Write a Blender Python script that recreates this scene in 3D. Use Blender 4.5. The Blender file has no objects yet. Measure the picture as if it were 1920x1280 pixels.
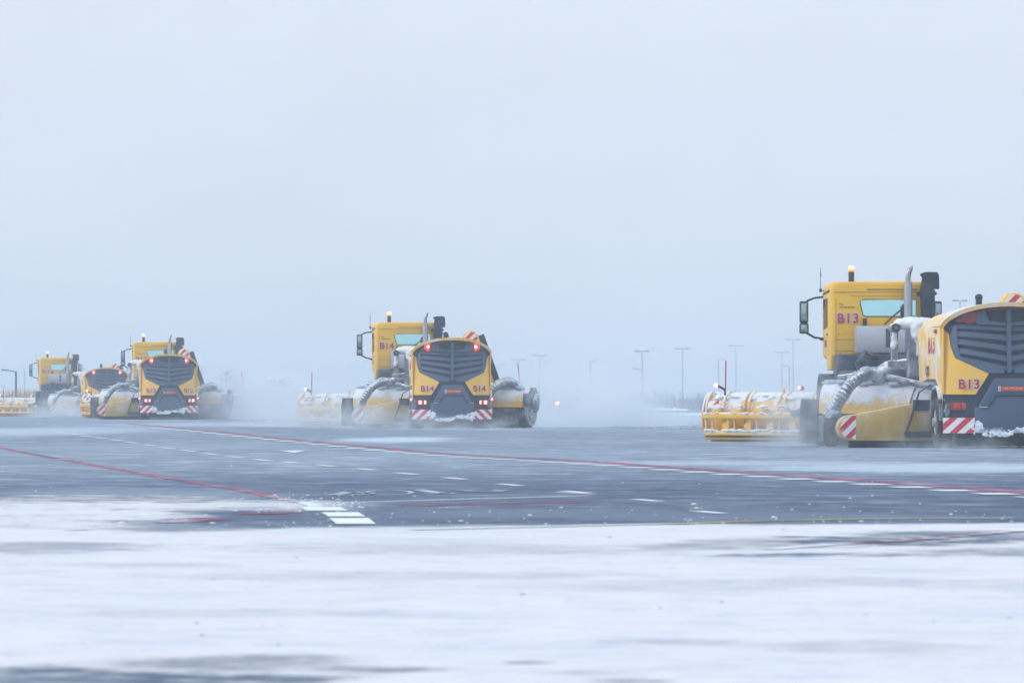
import bpy, bmesh, math, random
from mathutils import Vector, Matrix, noise
R = math.radians
sc = bpy.context.scene
col = sc.collection

# ------------------------------------------------------------------ camera
F = 10667.0 / 1920.0                      # focal length in picture widths
CAMH = 1.07
HOR = 742.0                               # horizon row in the 1920x1280 photograph
cam_d = bpy.data.cameras.new('camera')
cam = bpy.data.objects.new('camera', cam_d); col.objects.link(cam)
cam_d.sensor_width = 36.0
cam_d.lens = 36.0 * F
cam_d.clip_start = 0.5; cam_d.clip_end = 9000
cam.location = (0, 0, CAMH)
cam.rotation_euler = (R(90) + math.atan((HOR - 640) / 10667.0), 0, 0)
cam_d.dof.use_dof = True
cam_d.dof.focus_distance = 150
cam_d.dof.aperture_fstop = 8.0
sc.camera = cam

def P(px, py, z=0.0):
    d = (CAMH - z) * 10667.0 / (py - HOR)
    return Vector(((px - 960) / 10667.0 * d, d, z))

# ------------------------------------------------------------------ world
SUN_EL, SUN_AZ = 28, 262
w = bpy.data.worlds.new('World'); sc.world = w; w.use_nodes = True
nt = w.node_tree; nt.nodes.clear()
out = nt.nodes.new('ShaderNodeOutputWorld')
bg = nt.nodes.new('ShaderNodeBackground')
sky = nt.nodes.new('ShaderNodeTexSky'); sky.sky_type = 'NISHITA'; sky.sun_disc = False
sky.sun_elevation = R(SUN_EL); sky.sun_rotation = R(SUN_AZ); sky.dust_density = 6; sky.air_density = 1.0
tc = nt.nodes.new('ShaderNodeTexCoord')
sep = nt.nodes.new('ShaderNodeSeparateXYZ'); nt.links.new(tc.outputs['Generated'], sep.inputs[0])
cr = nt.nodes.new('ShaderNodeValToRGB')          # overcast cloud layer: brighter overhead
cr.color_ramp.elements[0].position = 0.0; cr.color_ramp.elements[0].color = (0.65, 0.74, 0.885, 1)
cr.color_ramp.elements[1].position = 1.0; cr.color_ramp.elements[1].color = (0.98, 1.12, 1.30, 1)
e = cr.color_ramp.elements.new(0.03); e.color = (0.70, 0.785, 0.915, 1)
e = cr.color_ramp.elements.new(0.075); e.color = (0.745, 0.835, 0.955, 1)
nt.links.new(sep.outputs['Z'], cr.inputs[0])
nz = nt.nodes.new('ShaderNodeTexNoise'); nz.inputs['Scale'].default_value = 14; nz.inputs['Detail'].default_value = 5
mp = nt.nodes.new('ShaderNodeMapping'); mp.inputs['Scale'].default_value = (1, 1, 2.2)
nt.links.new(tc.outputs['Generated'], mp.inputs[0]); nt.links.new(mp.outputs[0], nz.inputs['Vector'])
mr = nt.nodes.new('ShaderNodeMapRange'); mr.inputs['From Min'].default_value = .25; mr.inputs['From Max'].default_value = .75
mr.inputs['To Min'].default_value = .955; mr.inputs['To Max'].default_value = 1.045
nt.links.new(nz.outputs['Fac'], mr.inputs['Value'])
vm = nt.nodes.new('ShaderNodeVectorMath'); vm.operation = 'SCALE'
nt.links.new(cr.outputs[0], vm.inputs[0]); nt.links.new(mr.outputs[0], vm.inputs['Scale'])
sk = nt.nodes.new('ShaderNodeVectorMath'); sk.operation = 'SCALE'; sk.inputs['Scale'].default_value = 0.05
nt.links.new(sky.outputs[0], sk.inputs[0])
mx = nt.nodes.new('ShaderNodeMix'); mx.data_type = 'RGBA'; mx.inputs['Factor'].default_value = 0.06
nt.links.new(vm.outputs[0], mx.inputs['A']); nt.links.new(sk.outputs[0], mx.inputs['B'])
nt.links.new(mx.outputs['Result'], bg.inputs['Color']); bg.inputs['Strength'].default_value = 1.0
nt.links.new(bg.outputs[0], out.inputs['Surface'])

sl = bpy.data.lights.new('sun', 'SUN'); sl.energy = 0.9; sl.angle = R(25); sl.color = (1, .97, .92)
so = bpy.data.objects.new('sun', sl); col.objects.link(so)
so.rotation_euler = (R(90 - SUN_EL), 0, R(180 - SUN_AZ))

sc.view_settings.view_transform = 'Standard'; sc.view_settings.look = 'None'
sc.view_settings.exposure = 0.07; sc.view_settings.gamma = 1.0
cy = sc.cycles
cy.use_denoising = True
cy.volume_bounces = 4; cy.max_bounces = 8; cy.transparent_max_bounces = 12
cy.sample_clamp_indirect = 3.0; cy.sample_clamp_direct = 0
cy.volume_step_rate = 1.0; cy.volume_max_steps = 256
cy.use_adaptive_sampling = True; cy.adaptive_threshold = 0.015

# ------------------------------------------------------------------ node maths
class E:
    def __init__(s, nt, sock): s.nt, s.s = nt, sock
    def _m(s, op, a, b=None, c=None, clamp=False):
        n = s.nt.nodes.new('ShaderNodeMath'); n.operation = op; n.use_clamp = clamp
        for i, v in enumerate((a, b, c)):
            if v is None: continue
            if isinstance(v, E): s.nt.links.new(v.s, n.inputs[i])
            else: n.inputs[i].default_value = v
        return E(s.nt, n.outputs[0])
    def __add__(s, o): return s._m('ADD', s, o)
    __radd__ = __add__
    def __mul__(s, o): return s._m('MULTIPLY', s, o)
    __rmul__ = __mul__
    def __sub__(s, o): return s._m('SUBTRACT', s, o)
    def __rsub__(s, o): return s._m('SUBTRACT', o, s)
    def __truediv__(s, o): return s._m('DIVIDE', s, o)
    def mx(s, o): return s._m('MAXIMUM', s, o)
    def mn(s, o): return s._m('MINIMUM', s, o)
    def pw(s, o): return s._m('POWER', s, o)
    def ab(s): return s._m('ABSOLUTE', s)
    def cl(s): return s._m('ADD', s, 0.0, clamp=True)
    def step(s, a, b):
        n = s.nt.nodes.new('ShaderNodeMapRange'); n.interpolation_type = 'SMOOTHSTEP'
        s.nt.links.new(s.s, n.inputs['Value']); n.inputs['From Min'].default_value = min(a, b); n.inputs['From Max'].default_value = max(a, b)
        if a > b: n.inputs['To Min'].default_value = 1; n.inputs['To Max'].default_value = 0
        return E(s.nt, n.outputs[0])
def xyz(nt, which='Position'):
    g = nt.nodes.new('ShaderNodeNewGeometry'); s = nt.nodes.new('ShaderNodeSeparateXYZ')
    nt.links.new(g.outputs[which], s.inputs[0]); return [E(nt, s.outputs[i]) for i in range(3)]
def objxyz(nt):
    g = nt.nodes.new('ShaderNodeTexCoord'); s = nt.nodes.new('ShaderNodeSeparateXYZ')
    nt.links.new(g.outputs['Object'], s.inputs[0]); return [E(nt, s.outputs[i]) for i in range(3)]
def noi(nt, x, y, z, scale, detail=3, rough=.55):
    c = nt.nodes.new('ShaderNodeCombineXYZ')
    for i, v in enumerate((x, y, z)):
        if isinstance(v, E): nt.links.new(v.s, c.inputs[i])
        else: c.inputs[i].default_value = v
    n = nt.nodes.new('ShaderNodeTexNoise'); n.inputs['Scale'].default_value = scale
    n.inputs['Detail'].default_value = detail; n.inputs['Roughness'].default_value = rough
    nt.links.new(c.outputs[0], n.inputs['Vector']); return E(nt, n.outputs['Fac'])
def mixc(nt, f, a, b):
    m = nt.nodes.new('ShaderNodeMix'); m.data_type = 'RGBA'
    for k, v in (('Factor', f), ('A', a), ('B', b)):
        if isinstance(v, E): nt.links.new(v.s, m.inputs[k])
        elif isinstance(v, (tuple, list)): m.inputs[k].default_value = tuple(v) + (1,)
        else: m.inputs[k].default_value = v
    return E(nt, m.outputs['Result'])
def newmat(name):
    m = bpy.data.materials.new(name); m.use_nodes = True
    return m, m.node_tree, m.node_tree.nodes['Principled BSDF']
def bump(nt, b, h, strength, dist=.02):
    n = nt.nodes.new('ShaderNodeBump'); n.inputs['Strength'].default_value = strength; n.inputs['Distance'].default_value = dist
    nt.links.new(h.s, n.inputs['Height']); nt.links.new(n.outputs[0], b.inputs['Normal'])

SNOW = (.82, .85, .90)
def mat(name, colr, rough=.5, metal=0, snow=None, var=.12, spec=.5, scale=5, frost=0.0, grime=None, zfrost=None):
    """snow = (bias, weight of upward normal): crusted snow sticks where noise + up-facing exceeds a level"""
    m, nt, b = newmat(name)
    x, y, z = xyz(nt)
    n1 = noi(nt, x, y, z, scale * .35, 4)
    c = mixc(nt, n1.step(.3, .75), [v * (1 - var) for v in colr], [min(1, v * (1 + var)) for v in colr])
    if grime:
        ox, oy, oz = objxyz(nt)
        gn = noi(nt, x * 1.5, y * 1.5, z * .6, 3.5, 6, .65)
        f = (oz.step(*grime[:2]) * .75 + .12) * (gn.step(.3, .75)) * grime[2]
        c = mixc(nt, f.cl(), c, (.62, .60, .58))
        g2 = noi(nt, x * 4.0, y * 4.0, z * .8, 5, 4, .6)
        c = mixc(nt, g2.step(.60, .78) * .22, c, (.40, .27, .10))
    if frost:
        nf = noi(nt, x, y, z, 2.3, 5, .6)
        c = mixc(nt, (nf.step(.35, .8) * frost).cl(), c, SNOW)
    if zfrost:
        oz2 = objxyz(nt)[2]; c = mixc(nt, ((oz2 + (noi(nt, x, y, z, 3, 5, .6) - .5) * .5).step(*zfrost) * .92).cl(), c, (.78, .81, .86))
    if snow:
        nn = xyz(nt, 'Normal')[2]
        ns = noi(nt, x, y, z, scale, 5, .62)
        f = (ns + nn * snow[1] + snow[0]).step(.5, .64)
        c = mixc(nt, f, c, SNOW)
        rr = f * .3 + rough
        nt.links.new(rr.cl().s, b.inputs['Roughness'])
        bump(nt, b, f * .5 + ns * f, .5, .05)
    else:
        b.inputs['Roughness'].default_value = rough
    nt.links.new(c.s, b.inputs['Base Color'])
    b.inputs['Metallic'].default_value = metal
    b.inputs['Specular IOR Level'].default_value = spec
    return m
def emat(name, colr, strength, base=(.5, .1, .1)):
    m, nt, b = newmat(name)
    b.inputs['Base Color'].default_value = base + (1,)
    b.inputs['Emission Color'].default_value = colr + (1,); b.inputs['Emission Strength'].default_value = strength
    b.inputs['Roughness'].default_value = .2
    return m

YEL = (1.0, .545, .012)
M = {}
M['yellow'] = mat('yellow_paint', YEL, .38, var=.05, grime=(2.9, 1.9, .30))
M['yellow_dusty'] = mat('yellow_paint_dusty', YEL, .45, var=.06, frost=.34, grime=(2.6, 1.3, .5))
M['yellow_snow'] = mat('yellow_paint_snow_crusted', YEL, .45, snow=(-.09, .42), scale=3.6, var=.06, frost=.5)
M['hood'] = mat('yellow_paint_frosted', YEL, .5, snow=(-.06, .36), scale=2.6, var=.06, frost=.55, zfrost=(.80, 1.22))
M['visor'] = mat('yellow_visor_snow_dusted', YEL, .45, snow=(-.36, .5), scale=3, var=.05, frost=.95)
M['body_side'] = mat('yellow_side_salt_sprayed', YEL, .5, var=.05, frost=1.25, grime=(2.2, 1.3, .4))
M['duct'] = mat('yellow_paint_shaded_frosted', (.60, .40, .10), .5, var=.1, frost=.5)  # duller base colour paints in shade and blown snow over the duct, plus frost
M['grey'] = mat('grey_plastic', (.070, .108, .178), .55, var=.1)
M['dgrey'] = mat('dark_grey_plastic', (.016, .028, .055), .6, var=.15)
M['black'] = mat('black_rubber', (.007, .016, .040), .75, var=.2, frost=.06)
M['frosted'] = mat('frosted_steel', (.13, .16, .21), .6, snow=(-.14, .4), scale=4, frost=.85)
M['chassis'] = mat('dark_chassis_steel', (.020, .036, .070), .7, frost=.18)
M['tyre'] = mat('tyre_rubber', (.02, .02, .022), .85, frost=.2)
M['rim'] = mat('frosted_rim', (.45, .46, .47), .5, metal=.3, frost=.4)
M['silver'] = mat('bare_aluminium', (.55, .56, .58), .4, metal=.6, var=.08, frost=.2)
M['chrome'] = mat('exhaust_steel', (.45, .40, .38), .3, metal=.9)
M['snow'] = mat('packed_snow', (.84, .87, .92), .8, var=.03, spec=.2)
M['red'] = mat('reflective_red', (.62, .022, .04), .4)
M['white'] = mat('reflective_white', (.80, .80, .80), .4)
M['num'] = mat('fleet_number_red', (.50, .02, .085), .5)
M['reflector'] = mat('dark_red_lens', (.28, .02, .03), .25)
M['orange_lens'] = mat('orange_lens', (.55, .07, .03), .25)
M['green'] = mat('green_sticker', (.1, .4, .3), .5)
M['plate'] = mat('orange_red_plate', (.75, .10, .05), .45)
M['plate_ink'] = mat('plate_lettering', (.80, .45, .15), .5)
M['brush'] = mat('brush_bristle', (.06, .075, .10), .9, frost=.4)
M['lamp_red'] = emat('lit_red_lamp', (1, .32, .26), 7)
M['glow_red'] = emat('red_lens_and_halo', (1, .03, .05), .85, (.5, .02, .02))  # glows as the marker lens and as a painted halo round lit lamps
M['lamp_side'] = emat('lit_marker_lamp', (1, .22, .17), 6)
M['lamp_far'] = emat('far_lit_red_lamp', (1, .26, .20), 26)
M['lamp_orange'] = emat('lit_beacon', (1, .33, .06), 6, (.7, .3, .1))
M['beacon'] = mat('beacon_base', (.05, .03, .03), .4)
gm, nt, b = newmat('tinted_glass')
nt.nodes.remove(b); mo = [n for n in nt.nodes if n.type == 'OUTPUT_MATERIAL'][0]
tr = nt.nodes.new('ShaderNodeBsdfTransparent'); tr.inputs[0].default_value = (.87, .985, .975, 1)
gl = nt.nodes.new('ShaderNodeBsdfGlossy'); gl.inputs['Roughness'].default_value = .08
ms = nt.nodes.new('ShaderNodeMixShader'); ms.inputs[0].default_value = .05
nt.links.new(tr.outputs[0], ms.inputs[1]); nt.links.new(gl.outputs[0], ms.inputs[2]); nt.links.new(ms.outputs[0], mo.inputs[0])
M['glass'] = gm
M['mirror'] = mat('mirror_glass', (.35, .45, .5), .1, metal=.9)
def low_snow(name, colr):
    m, nt, b = newmat(name)
    x, y, z = objxyz(nt); X, Y, Z = xyz(nt)
    n1 = noi(nt, X, Y, Z, 3.2, 5, .6); n2 = noi(nt, X, Y, Z, 22, 3, .7)
    f = (n1 * .9 + n2 * .25 + (z * -1.0 + .42) * 2.2 + x * .10).step(.58, .78)
    c = mixc(nt, f * .95, colr, SNOW); nt.links.new(c.s, b.inputs['Base Color']); b.inputs['Roughness'].default_value = .6
    bump(nt, b, f * n2, .5, .02)
    return m
M['bumper'] = low_snow('grey_bumper_snow_dusted', (.070, .108, .178))
def stripe_mat(name, sgn, period=.30):
    m, nt, b = newmat(name)
    x, y, z = objxyz(nt)
    s = (x * sgn - z) / period + 40.0
    fr = s._m('FRACT', s)
    f = fr.step(.47, .50) * fr.step(.995, .965)
    X, Y, Z = xyz(nt)
    fros = noi(nt, X, Y, Z, 9, 4)
    c = mixc(nt, f, (.62, .022, .05), (.80, .80, .80))
    c = mixc(nt, fros.step(.58, .75) * .6, c, SNOW)
    nt.links.new(c.s, b.inputs['Base Color']); b.inputs['Roughness'].default_value = .45
    return m
M['stripe_l'] = stripe_mat('red_white_stripes_left', 1)
M['stripe_r'] = stripe_mat('red_white_stripes_right', -1)

# ------------------------------------------------------------------ mesh builder
class MB:
    def __init__(s): s.bm = bmesh.new(); s.mi = 0
    def _tag(s, faces):
        for f in faces: f.material_index = s.mi
    def box(s, c, d, bev=0, rot=None, seg=2):
        r = bmesh.ops.create_cube(s.bm, size=1); vs = r['verts']
        Mx = Matrix.Translation(c) @ (rot.to_4x4() if rot else Matrix()) @ Matrix.Diagonal((d[0], d[1], d[2], 1))
        bmesh.ops.transform(s.bm, matrix=Mx, verts=vs)
        fs = {f for v in vs for f in v.link_faces}; s._tag(fs)
        if bev:
            es = list({e for v in vs for e in v.link_edges})
            r = bmesh.ops.bevel(s.bm, geom=es, offset=bev, segments=seg, affect='EDGES', profile=.5)
            s._tag(r['faces'])
        return s
    def cyl(s, p0, p1, r0, r1=None, n=16, cap=True):
        p0, p1 = Vector(p0), Vector(p1); r1 = r0 if r1 is None else r1
        d = p1 - p0; q = d.to_track_quat('Z', 'Y').to_matrix()
        A, B = [], []
        for i in range(n):
            a = 2 * math.pi * i / n; v = Vector((math.cos(a), math.sin(a), 0))
            A.append(s.bm.verts.new(p0 + q @ (v * r0))); B.append(s.bm.verts.new(p1 + q @ (v * r1)))
        fs = [s.bm.faces.new((A[i], A[(i + 1) % n], B[(i + 1) % n], B[i])) for i in range(n)]
        if cap: fs += [s.bm.faces.new(A[::-1]), s.bm.faces.new(B)]
        s._tag(fs); return s
    def tube(s, pts, r, n=10):
        pts = [Vector(p) for p in pts]; rs = r if isinstance(r, (list, tuple)) else [r] * len(pts)
        rings = []
        for i, p in enumerate(pts):
            d = (pts[min(i + 1, len(pts) - 1)] - pts[max(i - 1, 0)]).normalized()
            q = d.to_track_quat('Z', 'Y').to_matrix()
            if abs(d.z) > .98: q = Matrix.Identity(3)
            rings.append([s.bm.verts.new(p + q @ Vector((math.cos(2 * math.pi * k / n) * rs[i], math.sin(2 * math.pi * k / n) * rs[i], 0))) for k in range(n)])
        fs = []
        for a, b in zip(rings, rings[1:]):
            # match rings by nearest start
            off = min(range(n), key=lambda o: (a[0].co - b[o].co).length)
            fl = (a[1].co - b[(off + 1) % n].co).length > (a[1].co - b[(off - 1) % n].co).length
            g = [b[(off - k) % n] if fl else b[(off + k) % n] for k in range(n)]
            fs += [s.bm.faces.new((a[k], a[(k + 1) % n], g[(k + 1) % n], g[k])) for k in range(n)]
        fs += [s.bm.faces.new(rings[0][::-1]), s.bm.faces.new(rings[-1])]
        s._tag(fs); return s
    def prism(s, poly, a, b, axis='Y', bev=0, fn=None, cuts=(), cut_axis=0):
        """poly: 2-D points; extruded along axis from a to b. axis Y: points are (x,z); X: (y,z); Z: (x,y)"""
        def mk(p, t):
            return {'Y': (p[0], t, p[1]), 'X': (t, p[0], p[1]), 'Z': (p[0], p[1], t)}[axis]
        bm2 = bmesh.new()
        A = [bm2.verts.new(mk(p, a)) for p in poly]; B = [bm2.verts.new(mk(p, b)) for p in poly]
        n = len(poly)
        bm2.faces.new(A); bm2.faces.new(B[::-1])
        for i in range(n): bm2.faces.new((A[i], B[i], B[(i + 1) % n], A[(i + 1) % n]))
        bmesh.ops.recalc_face_normals(bm2, faces=bm2.faces[:])
        if bev: bmesh.ops.bevel(bm2, geom=bm2.edges[:], offset=bev, segments=2, affect='EDGES', profile=.5, clamp_overlap=True)
        for c in cuts:
            no = Vector((0, 0, 0)); no[cut_axis] = 1
            bmesh.ops.bisect_plane(bm2, geom=bm2.verts[:] + bm2.edges[:] + bm2.faces[:], plane_co=no * c, plane_no=no)
        if fn:
            for v in bm2.verts: v.co = Vector(fn(v.co))
        s.add(bm2); return s
    def add(s, bm2, matrix=None):
        if matrix is not None: bmesh.ops.transform(bm2, matrix=matrix, verts=bm2.verts[:])
        me = bpy.data.meshes.new('t'); bm2.to_mesh(me); bm2.free()
        k = len(s.bm.faces); s.bm.from_mesh(me); bpy.data.meshes.remove(me)
        s.bm.faces.ensure_lookup_table()
        for f in s.bm.faces[k:]: f.material_index = s.mi
        return s
    def ball(s, c, r, sub=2, sq=(1, 1, 1)):
        rr = bmesh.ops.create_icosphere(s.bm, subdivisions=sub, radius=1)
        bmesh.ops.transform(s.bm, matrix=Matrix.Translation(c) @ Matrix.Diagonal((r * sq[0], r * sq[1], r * sq[2], 1)), verts=rr['verts'])
        s._tag({f for v in rr['verts'] for f in v.link_faces}); return s
    def wheel(s, c, r, wd, axis='X'):
        """tyre with rounded shoulders, tread grooves left to the material"""
        n = 32; prof = [(-.5, .55), (-.5, .86), (-.42, .97), (-.3, 1), (.3, 1), (.42, .97), (.5, .86), (.5, .55)]
        rings = [[s.bm.verts.new(Vector(c) + Vector((p[0] * wd, math.cos(2 * math.pi * k / n) * p[1] * r, math.sin(2 * math.pi * k / n) * p[1] * r))) for k in range(n)] for p in prof]
        fs = []
        for a, b in zip(rings, rings[1:] + rings[:1]):
            fs += [s.bm.faces.new((a[k], a[(k + 1) % n], b[(k + 1) % n], b[k])) for k in range(n)]
        s._tag(fs); return s
    def build(s, name, mats, parent=None, smooth=True, ang=35):
        bmesh.ops.recalc_face_normals(s.bm, faces=s.bm.faces[:])
        me = bpy.data.meshes.new(name); s.bm.to_mesh(me); s.bm.free()
        for m in (mats if isinstance(mats, (list, tuple)) else [mats]): me.materials.append(M[m] if isinstance(m, str) else m)
        if smooth:
            me.polygons.foreach_set('use_smooth', [True] * len(me.polygons)); me.set_sharp_from_angle(angle=R(ang))
        o = bpy.data.objects.new(name, me); col.objects.link(o)
        if parent: o.parent = parent
        return o
def tag(o, label=None, cat=None, group=None, kind=None):
    for k, v in (('label', label), ('category', cat), ('group', group), ('kind', kind)):
        if v: o[k] = v
    return o
def empty(name, loc=(0, 0, 0), rz=0):
    o = bpy.data.objects.new(name, None); col.objects.link(o); o.location = loc; o.rotation_euler = (0, 0, R(rz)); o.empty_display_size = .3
    return o
def evaluated(o, mods):
    """bake modifiers into the mesh of o"""
    for f in mods: f(o)
    dg = bpy.context.evaluated_depsgraph_get(); ev = o.evaluated_get(dg)
    me = bpy.data.meshes.new_from_object(ev); old = o.data; o.modifiers.clear(); o.data = me; me.name = old.name
    return o
def snow_lumps(name, seeds, parent, voxel=.04, mt='snow'):
    """seeds: (center, radius, squash) merged into one crust"""
    mb = MB()
    for c, r, sq in seeds: mb.ball(c, r, 2, sq)
    o = mb.build(name, mt, parent)
    def rm(o):
        m = o.modifiers.new('r', 'REMESH'); m.mode = 'VOXEL'; m.voxel_size = voxel
        t = bpy.data.textures.get('lump') or bpy.data.textures.new('lump', 'CLOUDS'); t.noise_scale = .12
        d = o.modifiers.new('d', 'DISPLACE'); d.texture = t; d.strength = voxel * 1.3; d.mid_level = .5
    evaluated(o, [rm])
    me = o.data
    for v in me.vertices:
        p = v.co; n = noise.noise(p * 9) * .6 + noise.noise(p * 22) * .4
        v.co = p + v.normal * n * voxel * 1.5
    o.data.polygons.foreach_set('use_smooth', [True] * len(o.data.polygons))
    return o
def line_lumps(rng, p0, p1, n, r, jit, sq=(1, 1, .6)):
    p0, p1 = Vector(p0), Vector(p1); o = []
    for i in range(n):
        t = (i + rng.uniform(-.4, .4)) / max(1, n - 1)
        c = p0.lerp(p1, t) + Vector([rng.uniform(-jit, jit) for _ in range(3)])
        rr = r * rng.uniform(.6, 1.35)
        o.append((c, rr, (sq[0] * rng.uniform(.8, 1.5), sq[1], sq[2] * rng.uniform(.7, 1.2))))
    return o
def text_obj(name, body, size, parent, loc, rot=(R(90), 0, 0), mats=('num', 'white'), outline=.016, spacing=1.10, sx=1.0):
    bm = bmesh.new()
    for k, (off, dy) in enumerate(((0.004, .006), (outline, .0))):
        if k == 1 and not outline: continue
        cu = bpy.data.curves.new('t', 'FONT'); cu.body = body; cu.size = size; cu.space_character = spacing
        cu.align_x = 'CENTER'; cu.align_y = 'CENTER'; cu.offset = size * .075 if k else size * .03; cu.extrude = .003
        o = bpy.data.objects.new('t', cu); col.objects.link(o)
        me = bpy.data.meshes.new_from_object(o.evaluated_get(bpy.context.evaluated_depsgraph_get()))
        me.transform(Matrix.Translation((0, 0, dy)) @ Matrix.Diagonal((sx, 1, 1, 1)))
        n = len(bm.faces); bm.from_mesh(me); bm.faces.ensure_lookup_table()
        for f in bm.faces[n:]: f.material_index = k
        bpy.data.objects.remove(o); bpy.data.curves.remove(cu)
    me = bpy.data.meshes.new(name); bm.to_mesh(me); bm.free()
    for m in mats: me.materials.append(M[m])
    o = bpy.data.objects.new(name, me); col.objects.link(o); o.parent = parent; o.location = loc; o.rotation_euler = rot
    return o

# ------------------------------------------------------------------ ground
def gz(x, y):
    """gentle fall of the apron far to the left, where the leading rig drives"""
    a = max(0, min(1, (y - 285) / 40)); b = max(0, min(1, (-x - 14) / 8)); c = max(0, min(1, (430 - y) / 60))
    sm = lambda t: t * t * (3 - 2 * t)
    return -.20 * sm(a) * sm(b) * sm(c)
def cover_mask(nt, full=True):
    x, y, z = xyz(nt)
    wx = noi(nt, x, y, 0, .25, 3); wy = noi(nt, x + 40.0, y, 0, .3, 3)
    xw = x + (wx - .5) * 2.4; yw = y + (wy - .5) * 6.0
    fine = noi(nt, x * .8, y * .55, 0, 1.6, 6, .65)
    fine2 = noi(nt, x * .35, y, 7, .8, 6, .7)
    fine3 = noi(nt, x * 1.0, y * 1.0, 12, 3.4, 7, .7)
    def ell(px, py, hw, y0, y1, soft=.6, tilt=0):
        """patch centred on (px, py) of the photograph: half width in metres, depth from its rows"""
        c = P(px, py); r = abs(P(px, y0).y - P(px, y1).y) / 2
        k_ = min(1.0, r / 1.5)
        u = ((xw - x) * k_ + x - c.x) / hw; v = ((yw - y) * k_ + y - c.y - (x - c.x) * tilt) / r
        d = u * u + v * v
        return (d * -1.0 + 1.0 + (fine - .5) * 1.8 + (fine2 - .5) * 1.6 + (fine3 - .5) * 4.5).step(-soft, soft)
    edge = P(960, 984).y
    front = ((yw * -.22 + y * -.78 + edge + (fine - .5) * 1.6 + (fine2 - .5) * 2.2 + (fine3 - .5) * 1.6 + (x * .22).mn(1.5).mx(-.6)) / 1.0).step(-.6, .8)
    lobe = ell(80, 962, 2.3, 932, 1004, .8)
    lobe2 = ell(420, 948, 1.1, 936, 962, .8) * .85
    snow = front.mx(lobe).mx(lobe2)
    bare = ell(470, 968, .62, 953, 984, .5)
    for a, k in (((300, 984, .55, 976, 994), .7), ((1620, 1014, 1.1, 1007, 1021), 1.0), ((1800, 1005, .8, 998, 1012), .85), ((1560, 1041, .8, 1036, 1046), .85), ((1860, 1036, .6, 1028, 1044), .6), ((1380, 1024, .7, 1018, 1030), .5),
                 ((20, 1026, .9, 1019, 1034), .5), ((120, 1266, .6, 1240, 1300), .95), ((480, 1262, .36, 1254, 1271), .95), ((700, 1249, .24, 1243, 1254), .85), ((380, 1236, .5, 1226, 1246), .6),
                 ((985, 1240, .09, 1238, 1243), .9), ((1180, 1275, .14, 1272, 1278), .85), ((1090, 1258, .14, 1256, 1261), .5), ((1640, 1212, .45, 1202, 1224), .22), ((1300, 1205, .3, 1200, 1211), .25),
                 ((260, 1058, .7, 1054, 1062), .22), ((1250, 1100, 1.0, 1092, 1108), .14), ((700, 1075, 1.4, 1066, 1084), .22), ((900, 1030, 1.6, 1022, 1038), .25), ((500, 1150, .8, 1140, 1160), .15), ((1700, 1090, .9, 1080, 1100), .2)):
        bare = bare.mx(ell(*a, .9) * (k * (fine3.step(.30, .58) * .75 + .25)))
    cover = (snow * (1.0 - bare)).cl()
    return cover, ell, fine, fine2, x, y
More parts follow.
